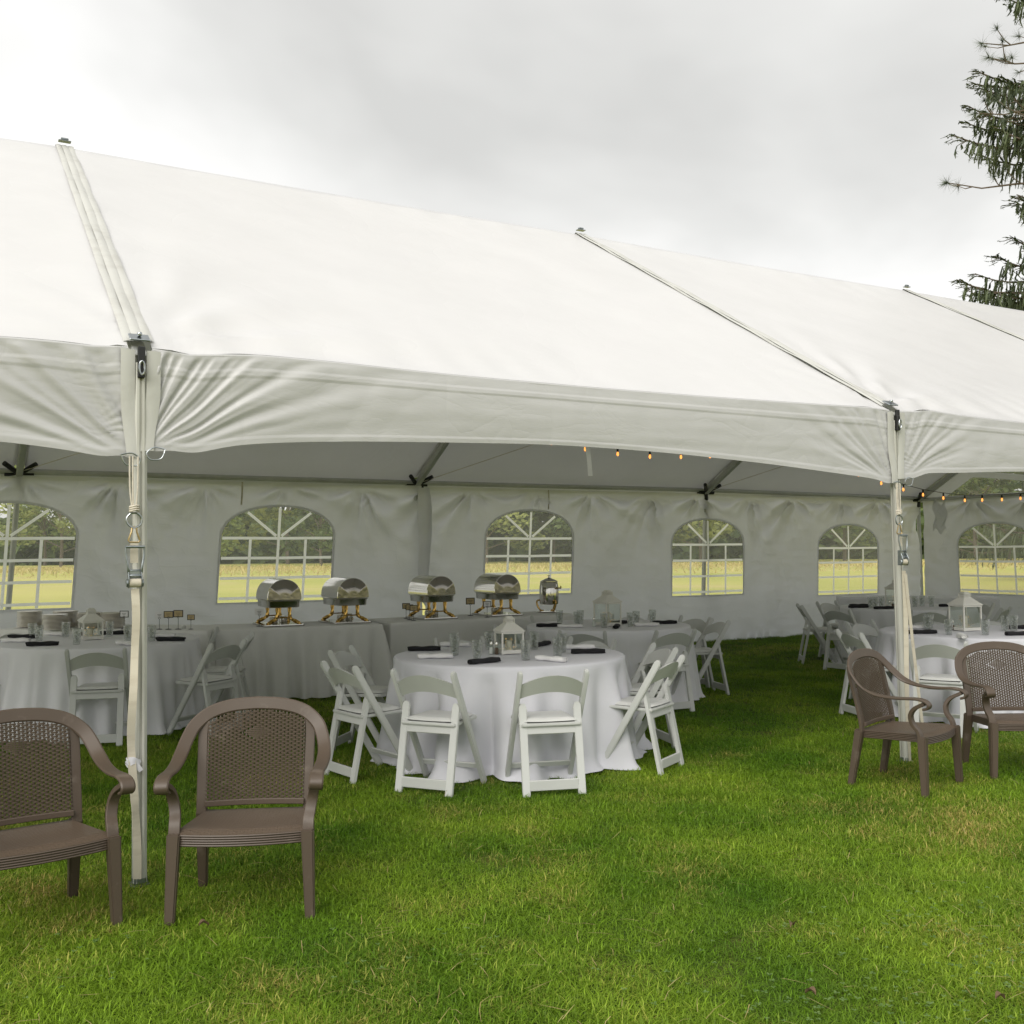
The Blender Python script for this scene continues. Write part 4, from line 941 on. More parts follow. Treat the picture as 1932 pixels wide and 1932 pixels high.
# ------------------------------------------------------------------ buffet ware
def chafing():
    r = thing('chafing_dish', 'chafing dish', 'chafing dish', group='roll top chafing dishes on the buffet')
    b = MB(); b.prism([(-.19, -.27, 0), (.19, -.27, 0), (.21, -.25, 0), (.21, .25, 0), (.19, .27, 0), (-.19, .27, 0), (-.21, .25, 0), (-.21, -.25, 0)], (0, 0, .018)); b.build('base_tray', 'chrome', r, bevel=.006, seg=2)
    b = MB()
    def rr(hx, hy, c, z): return [(-hx+c, -hy, z), (hx-c, -hy, z), (hx-c*.3, -hy+c*.3, z), (hx, -hy+c, z), (hx, hy-c, z), (hx-c*.3, hy-c*.3, z), (hx-c, hy, z), (-hx+c, hy, z), (-hx+c*.3, hy-c*.3, z), (-hx, hy-c, z), (-hx, -hy+c, z), (-hx+c*.3, -hy+c*.3, z)]
    rings = [rr(.15, .23, .04, .185), rr(.162, .245, .04, .19), rr(.165, .25, .04, .25), rr(.178, .262, .045, .255), rr(.178, .262, .045, .262)]
    vs = sum(rings, []); n = 12
    b.add(vs, [(j*n+i, j*n+(i+1) % n, (j+1)*n+(i+1) % n, (j+1)*n+i) for j in range(4) for i in range(n)]+[tuple(range(n))[::-1], tuple(4*n+i for i in range(n))]); b.build('water_pan', 'chrome_dull', r, bevel=.002)
    b = MB(); n = 24; prof = [(.172, 0)]+[(.172*math.cos(PI*k/n), .012+.192*math.sin(PI*k/n)**.86) for k in range(n+1)]+[(-.172, 0)]
    ys = [(-.2545, .02), (-.2542, .3), (-.254, .96), (-.250, .985), (-.25, 1.0), (.25, 1.0), (.250, .985), (.254, .96), (.2542, .3), (.2545, .02)]
    vs = [V(x*q, y, .266+z*q) for y, q in ys for x, z in prof]; m = len(prof)
    ne = len(ys)-1
    for j in range(ne):
        b.m = 1 if j < 2 or j >= ne-2 else 0
        b.add(vs if j == 0 else [], [tuple(q-(0 if j == 0 else len(vs)) for q in (j*m+i, j*m+(i+1) % m, (j+1)*m+(i+1) % m, (j+1)*m+i)) for i in range(m)])
    b.m = 1
    b.add([], [tuple(q-len(vs) for q in f) for f in [tuple(range(m)), tuple((len(ys)-1)*m+i for i in range(m))]])
    lid = b.build('lid', ['chrome', 'end_chrome_dimmed'], r, smooth=40)
    b = MB(); b.tube(spline([(.150, -.09, .34), (.19, -.08, .35), (.20, 0, .352), (.19, .08, .35), (.150, .09, .34)], 4), .007, 6); b.build('handle', 'gold', lid)
    def twist(pts, rad, tw):
        pp = spline(pts, 6); mb = MB(); n_ = 12
        vs = []; a = None
        for i, p in enumerate(pp):
            t = (pp[min(i+1, len(pp)-1)]-pp[max(i-1, 0)]).normalized(); a = V(0, 1, 0)-t*t.y if abs(t.y) < .9 else V(1, 0, 0)-t*t.x; a.normalize(); c = t.cross(a)
            for q in range(n_): th = 2*PI*q/n_; k = rad*(1+.22*math.cos(4*(th-i*tw))); vs.append(p+a*math.cos(th)*k+c*math.sin(th)*k)
        m_ = len(pp); mb.add(vs, [(i*n_+q, i*n_+(q+1) % n_, (i+1)*n_+(q+1) % n_, (i+1)*n_+q) for i in range(m_-1) for q in range(n_)]+[tuple(range(n_))[::-1], tuple((m_-1)*n_+q for q in range(n_))])
        mb.lathe([(.012, 0), (.022, .004), (.018, .016), (.006, .022)], 10, pp[-1]-V(0, 0, .018)); return mb
    for sy in (-1, 1):
        for sx in (-1, 1):
            y = sy*.20
            twist([(sx*.02, y, .245), (sx*.055, y+sy*.012, .235), (sx*.062, y+sy*.012, .18), (sx*.062, y+sy*.012, .11), (sx*.075, y+sy*.012, .075), (sx*.125, y+sy*.02, .045), (sx*.165, y+sy*.03, .024)], .0165, .16).build('leg', 'gold', r, smooth=50)
        b = MB(); b.lathe([(.010, .0), (.026, .004), (.022, .018), (.010, .026), (.014, .034), (.002, .046)], 10, (0, sy*.222, .225)); b.tube([(-.07, sy*.21, .085), (.07, sy*.21, .085)], .007, 6); b.build('finial', 'gold', r)
    for sx, y in ((-.06, -.05), (.06, .05)):
        b = MB(); b.lathe([(.04, .018), (.042, .022), (.042, .075), (.036, .082), (.036, .088), (.012, .09)], 14, (sx, y, 0)); b.build('burner', 'chrome_dull', r)
    return r
CD = Proto(chafing())
ay = math.atan2(DIR.y, DIR.x)
DS = (1.06, 1.06, 1.06)
CD.place((-2.53, 11.16, TZ), ay-.05, 'leftmost chafing dish, gold legs and roll-top lid, in front of the arched window', scale=DS)
CD.place((-1.87, 11.50, TZ), ay, 'second chafing dish from the left, at the bunched end of the middle buffet cloth', scale=DS)
CD.place((-.95, 12.10, TZ), ay, 'third chafing dish from the left, in front of the split between the side walls', scale=DS)
CD.place((-.19, 12.62, TZ), ay, 'rightmost chafing dish, next to the coffee urn', scale=DS)
u_ = thing('coffee_urn', 'tall steel coffee urn with gold legs at the right end of the buffet', 'coffee urn', (.46, 13.06, TZ), ay)
b = MB(); b.lathe([(.14, 0), (.15, .004), (.15, .014), (.13, .018)], 28); b.build('base_tray', 'chrome', u_)
b = MB(); b.lathe([(.10, .10), (.118, .11), (.124, .16), (.122, .30), (.112, .375), (.104, .385)], 32); b.build('urn_body', 'chrome', u_)
b = MB(); b.lathe([(.112, .385), (.112, .392), (.09, .405), (.045, .425), (.02, .432), (.008, .44), (.007, .452), (.018, .458), (.018, .466), (.004, .472)], 24); b.build('lid', 'chrome', u_)
for k in range(3):
    t = 2*PI*k/3+.55; d = V(math.cos(t), math.sin(t), 0)
    b = MB(); b.tube(spline([d*.118+V(0, 0, .155), d*.150+V(0, 0, .145), d*.152+V(0, 0, .10), d*.128+V(0, 0, .05), d*.10+V(0, 0, .022), d*.07+V(0, 0, .02)], 4), [.006]+[.011]*15+[.014]*5, 8); b.build('leg', 'gold', u_)
b = MB(); b.tube(spline([(.03, -.12, .30), (.05, -.16, .31), (.085, -.15, .305), (.10, -.12, .33)], 4), .008, 6); b.tube([(0, -.12, .15), (0, -.165, .15), (0, -.17, .12)], .009, 8); b.build('spigot', 'gold', u_)

def menu_stand(kind):
    r = thing('menu_card_stand', 'card stand', 'table sign', group='menu card stands on the buffet')
    b = MB(); b.lathe([(.030, 0), (.032, .003), (.010, .006)], 14); b.tube([(0, 0, .004), (0, 0, .11)], .0025, 6); b.tube([(.011*math.cos(t*PI/6), -.004, .121+.011*math.sin(t*PI/6)) for t in range(12)], .002, 5, closed=True); b.build('stand', 'dark_metal', r)
    b = MB(); b.box((0, .001, .152), (.096, .003, .070)); cd = b.build('card', 'card_white' if kind == 'plain' else 'dark_metal', r)
    if kind != 'plain':
        b = MB(); b.box((0, -.0015, .152), (.080, .002, .055)); cf = b.build('card_face', 'card_tan' if kind == 'tan' else 'card_white', r)
    else: cf = cd
    b = MB()
    for k, w in enumerate((.045, .03)): b.box((0, -.0032, .158-.012*k), (w, .001, .003))
    b.build('print_line', 'ink', cf)
    return r
MS = {k: Proto(menu_stand(k)) for k in ('white', 'tan', 'plain')}
for kx, x, y, rz, sc, lab in [
    ('white', -4.03, 10.72, -.1, 1, 'white menu card with a dark border on a wire stand, right of the plates'),
    ('plain', -3.63, 10.62, 0, .95, 'borderless white menu card on a wire stand, right beside the left pole'),
    ('tan', -3.53, 10.60, .1, 1, 'tan menu card between the plain white card and another tan one'),
    ('tan', -3.43, 10.60, -.05, 1.05, 'tallest tan menu card, overlapping the one to its left'),
    ('tan', -3.30, 10.60, .05, .8, 'shortest tan menu card, rightmost of the row by the left pole'),
    ('plain', -2.68, 10.93, .1, 1, 'plain white menu card in front of the leftmost chafing dish'),
    ('tan', -1.24, 12.02, .3, .95, 'dark bordered menu card, left and rear of the three left of the third chafing dish'),
    ('tan', -1.18, 11.82, .3, .92, 'middle one of the three menu cards left of the third chafing dish'),
    ('tan', -1.12, 11.68, .3, .92, 'front one of the three menu cards left of the third chafing dish'),
    ('tan', -.51, 12.45, .3, 1.15, 'tan menu card standing between the third and the rightmost chafing dish'),
    ('white', -.30, 12.14, .3, 1.0, 'menu card with dark border in front of the rightmost chafing dish')]:
    MS[kx].place((x, y, TZ+.003), rz, lab, scale=(sc, sc, sc))
# plates in five stacks
b = MB(); b.lathe([(.07, 0), (.072, .004), (.085, .002), (.124, .0098), (.126, .0104), (.126, .0158), (.123, .0168), (.084, .0075), (.0, .0065)], 28, cap=False)
pl0 = b.build('dinner_plate', 'plate', smooth=40); tag(pl0, 'x', 'plate', 'dinner plates stacked on the buffet')
ORD = ['topmost', 'second from the top', 'third from the top', 'fourth from the top', 'fifth from the top', 'sixth from the top', 'seventh from the top', 'eighth from the top', 'ninth from the top', 'tenth from the top', 'eleventh from the top', 'twelfth from the top', 'thirteenth from the top', 'fourteenth from the top', 'fifteenth from the top', 'sixteenth from the top', 'seventeenth from the top']
first = True
for (x, y, n, nm) in [(-5.17, 11.06, 13, 'leftmost stack by the window'), (-4.72, 10.66, 12, 'nearest stack, the second from the left'), (-4.78, 11.05, 13, 'stack behind the nearest one'), (-4.47, 10.92, 12, 'stack just left of the lantern'), (-4.22, 10.90, 12, 'rightmost stack behind the lantern')]:
    for k in range(n):
        o = pl0 if first else pl0.copy()
        if not first: C.objects.link(o)
        first = False
        h = random.random()*6
        o.location = (x+.003*math.sin(h), y+.003*math.cos(h), TZ+.002+k*.0130); o.rotation_euler = (0, 0, h)
        o['label'] = f'cream dinner plate, {ORD[n-1-k]} in the {nm}'

# ------------------------------------------------------------------ table settings
def tumbler():
    r = thing('water_glass', 'glass', 'glass', group='glasses of ice water on the tables')
    b = MB(); b.lathe([(.026, 0), (.029, .003), (.031, .03), (.037, .10), (.039, .140), (.0375, .141), (.0355, .10), (.0295, .03), (.024, .012), (.001, .010)], 20); b.build('tumbler', 'glass', r, smooth=60)
    b = MB(); rg = random.Random(4)
    for k in range(5):
        z = .035+.017*k; t = k*2.2; b.box((.012*math.cos(t), .012*math.sin(t), z), (.022, .02, .018), Matrix.Rotation(rg.random()*3, 3, 'Z') @ Matrix.Rotation(rg.random(), 3, 'X'))
    ic = b.build('ice', 'ice', r, bevel=.003); return r
TG = Proto(tumbler())
def napkin(m):
    b = MB(); n = 18; k = 14
    def f(u, v):
        th = 2*PI*u; x = (v-.5)*.25; e = abs(2*v-1)
        rr = .026*(1-.12*e**6)*(1+.10*math.sin(v*9+1)+.06*math.sin(3*th+v*14)); z = rr*.72*math.sin(th)
        return V(x+.006*math.sin(2*th)*e**4, rr*math.cos(th)*1.15, max(z, -.0178)+.018)
    b.grid(f, n, k, wrapu=True)
    for s in (0, 1):  # rolled spiral end
        x = (s-.5)*.248; pts = [V(x+(.002 if s else -.002), (.025-.0022*q)*math.cos(q*.7)*1.05, .018+(.025-.0022*q)*.70*math.sin(q*.7)) for q in range(11)]
        b.tube(pts, .003, 4)
        b.add([V(x-(.004 if s else -.004), .023*math.cos(2*PI*q/12)*1.1, .018+.0165*math.sin(2*PI*q/12)) for q in range(12)], [tuple(range(12))])
    b.grid(lambda u, v: V((u-.5)*.245*(1-.05*v), .026+.010*v, .028-.026*v+.002*math.sin(u*11)), 8, 3)
    return tag(b.build('napkin', m, smooth=50), 'napkin', 'napkin', 'rolled napkins on the tables')
NK = {k: Proto(napkin('napkin_'+k)) for k in ('black', 'white')}
def shaker(kind):
    r = thing(kind+'_shaker', kind, kind+' shaker', group='salt and pepper shakers')
    b = MB(); b.lathe([(.019, 0), (.020, .004), (.016, .05), (.013, .068), (.011, .07)], 10); b.build('jar', 'pane', r)
    b = MB(); b.lathe([(.0165, .003), (.0145, .045), (.012, .052)], 10); b.build('filling', kind, r)
    b = MB(); b.lathe([(.0125, .066), (.0135, .070), (.0125, .088), (.008, .097), (.002, .099)], 10); b.build('cap', 'chrome_dull', r)
    return r
SK = {k: Proto(shaker(k)) for k in ('salt', 'pepper')}
def lantern(w, h, roofk):
    r = thing('lantern', 'lantern', 'lantern', group='white metal lanterns on the tables')
    hw = w/2; hb = h*roofk; p = .010
    b = MB(); b.box((0, 0, .012), (w, w, .016)); 
    for sx in (-1, 1):
        for sy in (-1, 1): b.box((sx*(hw-.012), sy*(hw-.012), .003), (.02, .02, .006))
    b.build('base', 'lantern_white', r, bevel=.002)
    b = MB()
    for sx in (-1, 1):
        for sy in (-1, 1): b.box((sx*(hw-p*.6), sy*(hw-p*.6), .02+(hb-.02)/2), (p*1.2, p*1.2, hb-.02))
    for z in (.026, hb-.008):
        for sy in (-1, 1): b.box((0, sy*(hw-p*.55), z), (w-2.6*p, p, .012)); b.box((sy*(hw-p*.55), 0, z), (p, w-2.6*p, .012))
    b.build('frame', 'lantern_white', r)
    b = MB(); z0, z1 = hb, hb+(h-hb)*.55; ro, ri = hw+.008, hw*.42
    vs = []
    for rad, z in ((ro, z0), (ro, z0+.006), (ri, z1), (ri*.96, z1+.004)): vs += [(-rad, -rad, z), (rad, -rad, z), (rad, rad, z), (-rad, rad, z)]
    b.add(vs, [(j*4+i, j*4+(i+1) % 4, (j+1)*4+(i+1) % 4, (j+1)*4+i) for j in range(3) for i in range(4)]+[(0, 1, 2, 3), (12, 13, 14, 15)]); b.build('roof', 'lantern_white', r, smooth=20)
    b = MB(); zc = z1+.004; ch = (h-z1)*.55
    for k in range(6):
        for sgn in (-1, 1):
            x = -ri*.86+ri*1.72*k/5; b.box((x, sgn*ri*.86, zc+ch/2), (ri*.2, .003, ch)); b.box((sgn*ri*.86, x, zc+ch/2), (.003, ri*.2, ch))
    b.box((0, 0, zc+ch*.2), (ri*1.4, ri*1.4, ch*.3)); b.build('vent_collar', 'lantern_white', r)
    b = MB(); b.box((0, 0, zc+ch+.004), (ri*1.95, ri*1.95, .008)); b.box((0, 0, zc+ch+.014), (ri*1.35, ri*1.35, .014)); b.build('cap', 'lantern_white', r, bevel=.003)
    for k in range(4):
        b = MB(); R_ = Matrix.Rotation(k*PI/2, 3, 'Z'); q = hw-p*.6
        b.add([R_ @ V(-q+p, -q, .03), R_ @ V(q-p, -q, .03), R_ @ V(q-p, -q, hb-.012), R_ @ V(-q+p, -q, hb-.012)], [(0, 1, 2, 3)]); b.build('glass_pane', 'pane', r, smooth=None)
    b = MB(); b.lathe([(.022, .02), (.0225, .022), (.0225, hb*.58), (.018, hb*.585), (.006, hb*.575)], 14); b.tube([(0, 0, hb*.57), (.002, 0, hb*.60)], .0015, 4); b.build('candle', 'candle', r)
    rg = random.Random(5); b = MB(); pts = []
    for k in range(26):
        t = k*.9; rad = hw*rg.uniform(.3, .72); pts.append(V(rad*math.cos(t), rad*math.sin(t), .03+.09*rg.random()*(h/.3)))
    b.tube(pts, .0006, 3); fl_ = b.build('fairy_lights', 'bark_twig', r)
    b = MB()
    for q in pts: b.lathe([(.0004, -.002), (.0022, 0), (.0004, .002)], 5, q)
    b.build('fairy_bulbs', 'fairy', fl_)
    return r
LS = Proto(lantern(.178, .282, .60)); LTa = Proto(lantern(.205, .365, .66))
LS.place((-.03, 7.92, TZ+.002), .35, 'small white lantern with a lit wire of tiny bulbs, on the middle table')
LS.place((-3.86, 9.46, TZ+.002), .62, 'white lantern on the left table, in front of the stacked plates')
LTa.place((.98, 10.70, TZ+.002), .62, 'tall white lantern on the second table')
LTa.place((4.27, 9.76, TZ+.002), .3, 'tall white lantern on the table behind the right pole')
LTa.place((5.10, 13.72, TZ+.002), .4, 'tall lantern half hidden by the right pole, on the farthest round table')
Z0 = TZ+.0025
GL = {
 'on the middle table': [(-.44, 7.80, 'nearest in the left pair'), (-.46, 8.10, 'rear one of the left pair'), (-.26, 7.49, 'left of the black centre napkin'), (-.19, 8.22, 'behind the salt shaker'), (.09, 7.43, 'right of the black centre napkin'), (.17, 8.22, 'behind and right of the lantern'), (.33, 7.67, 'nearest in the right pair'), (.38, 7.98, 'rear one of the right pair')],
 'on the left table': [(-4.47, 9.62, 'far left, behind another glass'), (-4.28, 9.34, 'far left, in front of another glass'), (-4.21, 9.74, 'behind and left of the lantern'), (-3.77, 8.94, 'in front of the lantern, right of the black napkin'), (-3.82, 9.80, 'behind the lantern by a black napkin'), (-3.44, 9.24, 'just left of the near pole'), (-3.22, 9.22, 'just right of the near pole')],
 'on the second table': [(.50, 11.02, 'leftmost, beyond the black napkin'), (.67, 10.75, 'front of the pair left of the lantern'), (.72, 11.0, 'rear of the pair left of the lantern'), (.92, 10.42, 'standing before the lantern'), (1.20, 10.55, 'front of the pair right of the lantern'), (1.29, 10.80, 'rear of the pair right of the lantern'), (1.49, 11.02, 'rightmost, by the black napkin')],
 'on the right table': [(3.96, 9.88, 'by the pole, left of its pair'), (4.04, 10.02, 'by the pole, right and behind in its pair'), (3.91, 9.28, 'front left of the lantern'), (4.22, 9.24, 'front right of the lantern'), (4.60, 9.66, 'left one of the right pair'), (4.70, 9.70, 'right one of the right pair')],
 'on the farthest round table': [(4.66, 13.45, 'leftmost'), (4.74, 13.52, 'second from the left'), (4.86, 13.62, 'third from the left, by the salt shaker'), (5.30, 13.62, 'right of the pole'), (5.46, 13.78, 'rear of the right pair'), (5.52, 13.62, 'front of the right pair')]}
for k, l in GL.items():
    for x, y, w in l: TG.place((x, y, Z0), random.random()*6, f'glass of ice water {k}, {w}')
NP = [
 ('black', -.70, 8.16, 3, 'black rolled napkin at the left of the middle table'), ('white', -.57, 7.58, 8, 'white rolled napkin at the front left of the middle table'),
 ('black', -.20, 7.24, 38, 'black rolled napkin at the front of the middle table, left of its centre'), ('white', .27, 7.33, -42, 'white rolled napkin at the front right of the middle table'),
 ('black', .57, 7.86, 0, 'black rolled napkin at the right of the middle table'), ('white', .52, 8.22, 6, 'white rolled napkin behind the right black one on the middle table'),
 ('white', -.47, 8.50, -14, 'white rolled napkin at the back left of the middle table'), ('black', .24, 8.50, 62, 'black rolled napkin behind the lantern of the middle table'),
 ('black', -4.56, 9.62, 0, 'black rolled napkin at the far left of the left table'), ('white', -4.43, 9.22, -3, 'white rolled napkin at the far left of the left table'),
 ('black', -4.02, 8.84, 15, 'black rolled napkin at the front of the left table'), ('white', -4.40, 9.92, -25, 'white rolled napkin behind the glasses, in front of the plates'),
 ('black', -3.85, 10.0, 10, 'black rolled napkin behind the lantern of the left table'), ('white', -3.30, 8.84, -35, 'white rolled napkin half hidden by the left pole'),
 ('white', -3.28, 9.66, 4, 'greyish white rolled napkin right of the left pole'), ('black', -3.05, 9.22, -3, 'black rolled napkin at the right of the left table, right of the pole'),
 ('black', .37, 10.58, 4, 'black rolled napkin at the left of the second table'), ('white', .58, 10.44, 0, 'white rolled napkin right of a black one on the second table'),
 ('black', 1.04, 10.36, 80, 'black napkin end-on in front of the tall lantern, second table'), ('black', 1.10, 10.90, 30, 'black napkin behind the tall lantern on the second table'),
 ('white', 1.37, 10.58, 0, 'white rolled napkin at the right of the second table'), ('black', 1.60, 10.88, 10, 'black rolled napkin farthest right on the second table'),
 ('white', 3.88, 9.98, 0, 'white rolled napkin right of the right pole, on the right table'), ('black', 3.73, 9.42, 2, 'black rolled napkin right of the right pole, on the right table'),
 ('white', 3.90, 8.98, 75, 'white napkin end-on at the front of the right table'), ('black', 4.50, 9.18, 4, 'black rolled napkin at the right edge, front of the right table'),
 ('white', 4.78, 9.52, 40, 'white napkin folded to a point at the right edge of the picture'), ('black', 4.86, 9.90, 5, 'black rolled napkin at the back right of the right table'),
 ('black', 4.52, 13.50, 0, 'black rolled napkin leftmost on the farthest round table'), ('black', 4.62, 13.78, 5, 'black rolled napkin behind the leftmost one, farthest round table'),
 ('black', 4.74, 13.20, 8, 'black rolled napkin before the glasses of the farthest round table'), ('black', 5.75, 13.62, 3, 'black rolled napkin at the right of the farthest round table')]
for k, x, y, a, lab in NP: NK[k].place((x, y, Z0), math.radians(a), lab)
for k, x, y, lab in [('salt', -.165, 7.86, 'salt shaker left of the small lantern on the middle table'), ('pepper', -.125, 7.83, 'pepper shaker touching the small lantern on the middle table'),
    ('salt', .83, 10.57, 'salt shaker left of the tall lantern, second table'), ('pepper', 4.16, 9.78, 'pepper shaker behind the tall lantern on the right table'), ('pepper', -4.02, 9.66, 'pepper shaker behind the lantern on the left table'), ('salt', -3.98, 9.68, 'salt shaker behind the lantern on the left table'),
    ('salt', 4.91, 13.47, 'salt shaker left of the pole on the farthest round table'), ('pepper', 4.955, 13.46, 'pepper shaker left of the pole on the farthest round table')]:
    SK[k].place((x, y, Z0), 0, lab)

# ------------------------------------------------------------------ things lying in the grass
M['dead_leaf'] = mat('dead_leaf', (.17, .11, .06), .8, var=.25, vscale=30)
M['red_tie'] = mat('red_tie', (.5, .02, .03), .6)
M['clover_leaf'] = leafmat('clover_leaf', (.08, .16, .035), (.19, .29, .09), .3, 3)
M['straw'] = leafmat('straw', (.30, .24, .09), (.46, .38, .17), .2, 4)
b = MB()
b.grid(lambda u, v: V((u-.5)*.042, (v-.5)*.024*math.sin(PI*(.08+.84*u)), .03+.012*(2*v-1)**2+.010*math.sin(4*u)), 8, 4); lf = b.build('dead_leaf', 'dead_leaf', smooth=180); tag(lf, 'x', 'leaf', 'dead leaves on the lawn')
LP = Proto(lf)
LP.place((-1.257, 4.225, .012), .7, 'curled brown leaf on the grass before the left brown armchair'); LP.place((1.106, 4.168, .012), 1.0, 'greyish dead leaf on open grass in the right foreground'); LP.place((1.0, 3.55, .01), 2.2, 'dead brown leaf nearest the bottom edge, right of centre'); LP.place((1.62, 3.5, .01), .4, 'dead brown leaf in the lower right corner')
b = MB(); b.tube(spline([(0, 0, .0), (.02, 0, .06), (-.03, .01, .05), (0, 0, .02), (.05, -.01, .05)], 4), .014, 6); o = b.build('red_tie', 'red_tie'); o.location = (7.15, 17.15, .03); tag(o, 'small red tie lying at the foot of the side wall', 'tie')
rg = random.Random(21); b = MB()
for cx0, cy0, rad, n in [(1.55, 3.5, .35, 60), (1.05, 3.35, .35, 60), (1.95, 4.3, .4, 60), (1.35, 4.15, .3, 25), (.75, 3.7, .5, 30), (-.4, 4.0, .4, 20), (1.9, 3.8, .4, 40), (-1.6, 3.9, .35, 20)]:
    for _ in range(n):
        a = rg.random()*2*PI; q = rad*math.sqrt(rg.random()); x, y, z = cx0+q*math.cos(a), cy0+q*math.sin(a), rg.uniform(.028, .05); t0 = rg.random()*6; s = rg.uniform(.006, .010)
        for k in range(3):
            t = t0+k*2*PI/3; d = V(math.cos(t), math.sin(t), .15*rg.random()); e = V(-d.y, d.x, 0); c = V(x, y, z)
            b.add([c, c+d*s*.7+e*s*.55, c+d*s*1.35+e*s*.3, c+d*s*1.35-e*s*.3, c+d*s*.7-e*s*.55], [(0, 1, 2, 3, 4)])
tag(b.build('clover', 'clover_leaf', smooth=None, merge=False), 'scattered clover leaves among the grass in the lower right foreground', 'clover', kind='stuff')
b = MB()
for _ in range(900):
    y = 2.9+rg.random()**1.4*7.5; x = rg.uniform(-.62, .62)*y; a = rg.random()*2*PI; l = rg.uniform(.02, .06); w = rg.uniform(.0008, .0016); d = V(math.cos(a), math.sin(a), 0); e = V(-d.y, d.x, 0)*w; c = V(x, y, rg.uniform(.018, .045)); t = V(0, 0, rg.uniform(-.014, .014)); bow = V(0, 0, rg.uniform(0, .008))+V(-d.y, d.x, 0)*rg.uniform(-.006, .006)
    b.add([c-d*l-e-t, c-d*l+e-t, c+bow+e, c+bow-e, c+d*l+t+e*.4, c+d*l+t-e*.4], [(0, 1, 2, 3), (3, 2, 4, 5)])
tag(b.build('grass_clippings', 'straw', smooth=None, merge=False), 'dry straw-coloured grass clippings strewn over the lawn', 'clippings', kind='stuff')

# ------------------------------------------------------------------ trees beyond the tent
def crown_mesh(rg, lobes, n, size):
    vs = []; fs = []
    for _ in range(n):
        c, rad = rg.choice(lobes); d = V(rg.gauss(0, 1), rg.gauss(0, 1), rg.gauss(0, 1)).normalized()*rg.uniform(.55, 1.05)
        p = V(c[0]+d.x*rad[0], c[1]+d.y*rad[1], c[2]+d.z*rad[2]); s = size*rg.uniform(.6, 1.3)
        a = V(rg.gauss(0, 1), rg.gauss(0, 1), rg.gauss(0, .6)).normalized(); bq = a.orthogonal().normalized(); o = len(vs)
        k = rg.uniform(.4, .8); vs += [p-a*s, p+bq*s*k, p+a*s*.9, p-bq*s*k*.8]; fs += [(o, o+1, o+2, o+3)]
    return vs, fs
def deciduous(seed, h, w, leaf, clear=.06, n=2600, size=.38):
    rg = random.Random(seed); r = thing('deciduous_tree', 'tree', 'tree', group='trees along the far side of the field')
    b = MB(); tr = [V(0, 0, -.1), V(.1, .05, h*.2), V(-.1, .1, h*.45), V(.05, 0, h*.75)]; b.tube(spline(tr, 4), [.022*h*(1-k/14)*.55+.03 for k in range(13)], 8)
    lobes = []
    for k in range(13):
        a = k*2.4; z = h*(clear+.12+(.80-clear)*(k/13)); q = w*.5*(1-.6*(k/13)**1.6)*rg.uniform(.5, .95); c = (q*math.cos(a), q*math.sin(a), z)
        lobes.append((c, (w*rg.uniform(.17, .27), w*rg.uniform(.17, .27), h*rg.uniform(.07, .12))))
        b.tube(spline([(0, 0, z*.6), (c[0]*.5, c[1]*.5, z*.88), c], 3), [.09, .08, .07, .06, .05, .04, .02], 5)
    lobes.append(((0, 0, h*.9), (w*.18, w*.18, h*.1)))
    b.build('trunk', 'bark', r)
    vs, fs = crown_mesh(rg, lobes, n, size); m = MB(); m.add(vs, fs); m.build('crown', leaf, r, smooth=None, merge=False)
    return r
DT = [Proto(deciduous(1, 15, 11, 'leaf_green')), Proto(deciduous(2, 17, 12, 'leaf_olive', .05)), Proto(deciduous(3, 13, 10, 'leaf_dark', .08))]
DL = ['tall green leafy tree', 'olive green leafy tree with a wide crown', 'dark green leafy tree with a round crown']
rgt = random.Random(8)
tx = [(-58, 128, 0, 1.0), (-49, 112, 1, .9), (-41, 126, 2, 1.1), (-32, 104, 0, .8), (-27, 124, 1, 1.1), (-20, 108, 2, .9), (-12, 122, 0, 1.05), (-3, 118, 1, 1.0), (5, 126, 2, 1.1), (13, 112, 0, 1.0), (22, 120, 1, 1.05), (30, 108, 2, 1.0), (38, 118, 0, 1.1), (45, 100, 2, 1.1), (54, 112, 1, 1.1), (62, 98, 0, 1.2), (70, 110, 2, 1.2)]
wn = ['first', 'second', 'third', 'fourth', 'fifth', 'sixth', 'seventh', 'eighth', 'ninth', 'tenth', 'eleventh', 'twelfth', 'thirteenth', 'fourteenth', 'fifteenth', 'sixteenth', 'seventeenth']
for k, (x, y, j, s) in enumerate(tx): DT[j].place((x, y, -.03), rgt.random()*6, f'{DL[j]} across the field, {wn[k]} from the left', scale=(s, s, s*rgt.uniform(.92, 1.08)))
rg = random.Random(31); b = MB()
lob = [((x*.5, 134+10*rg.random(), rg.uniform(-1, 17) if x % 2 else rg.uniform(0, 3.5)), (5, 4, 3.5)) for x in range(-220, 280, 3)]
vs, fs = crown_mesh(rg, lob, 60000, 1.25); b.add(vs, fs)
tag(b.build('far_wood', 'leaf_dark', smooth=None, merge=False), 'dense dark wood closing the view behind the row of trees', 'wood', kind='stuff')
rg = random.Random(32); b = MB()
for _ in range(16000):
    x = rg.uniform(-80, 95); y = 88-26*rg.random()**3+12*rg.random(); h = rg.uniform(.1, .4); a = rg.random()*PI; d = V(math.cos(a), math.sin(a), 0)*.05; t = V(rg.uniform(-.3, .3), rg.uniform(-.2, .2), h); p = V(x, y, -.05)
    b.add([p-d, p+d, p+t+d*.6, p+t-d*.6], [(0, 1, 2, 3)])
tag(b.build('tall_grass', 'reed', smooth=None, merge=False), 'band of tall tan grass at the far edge of the field', 'grass', kind='stuff')

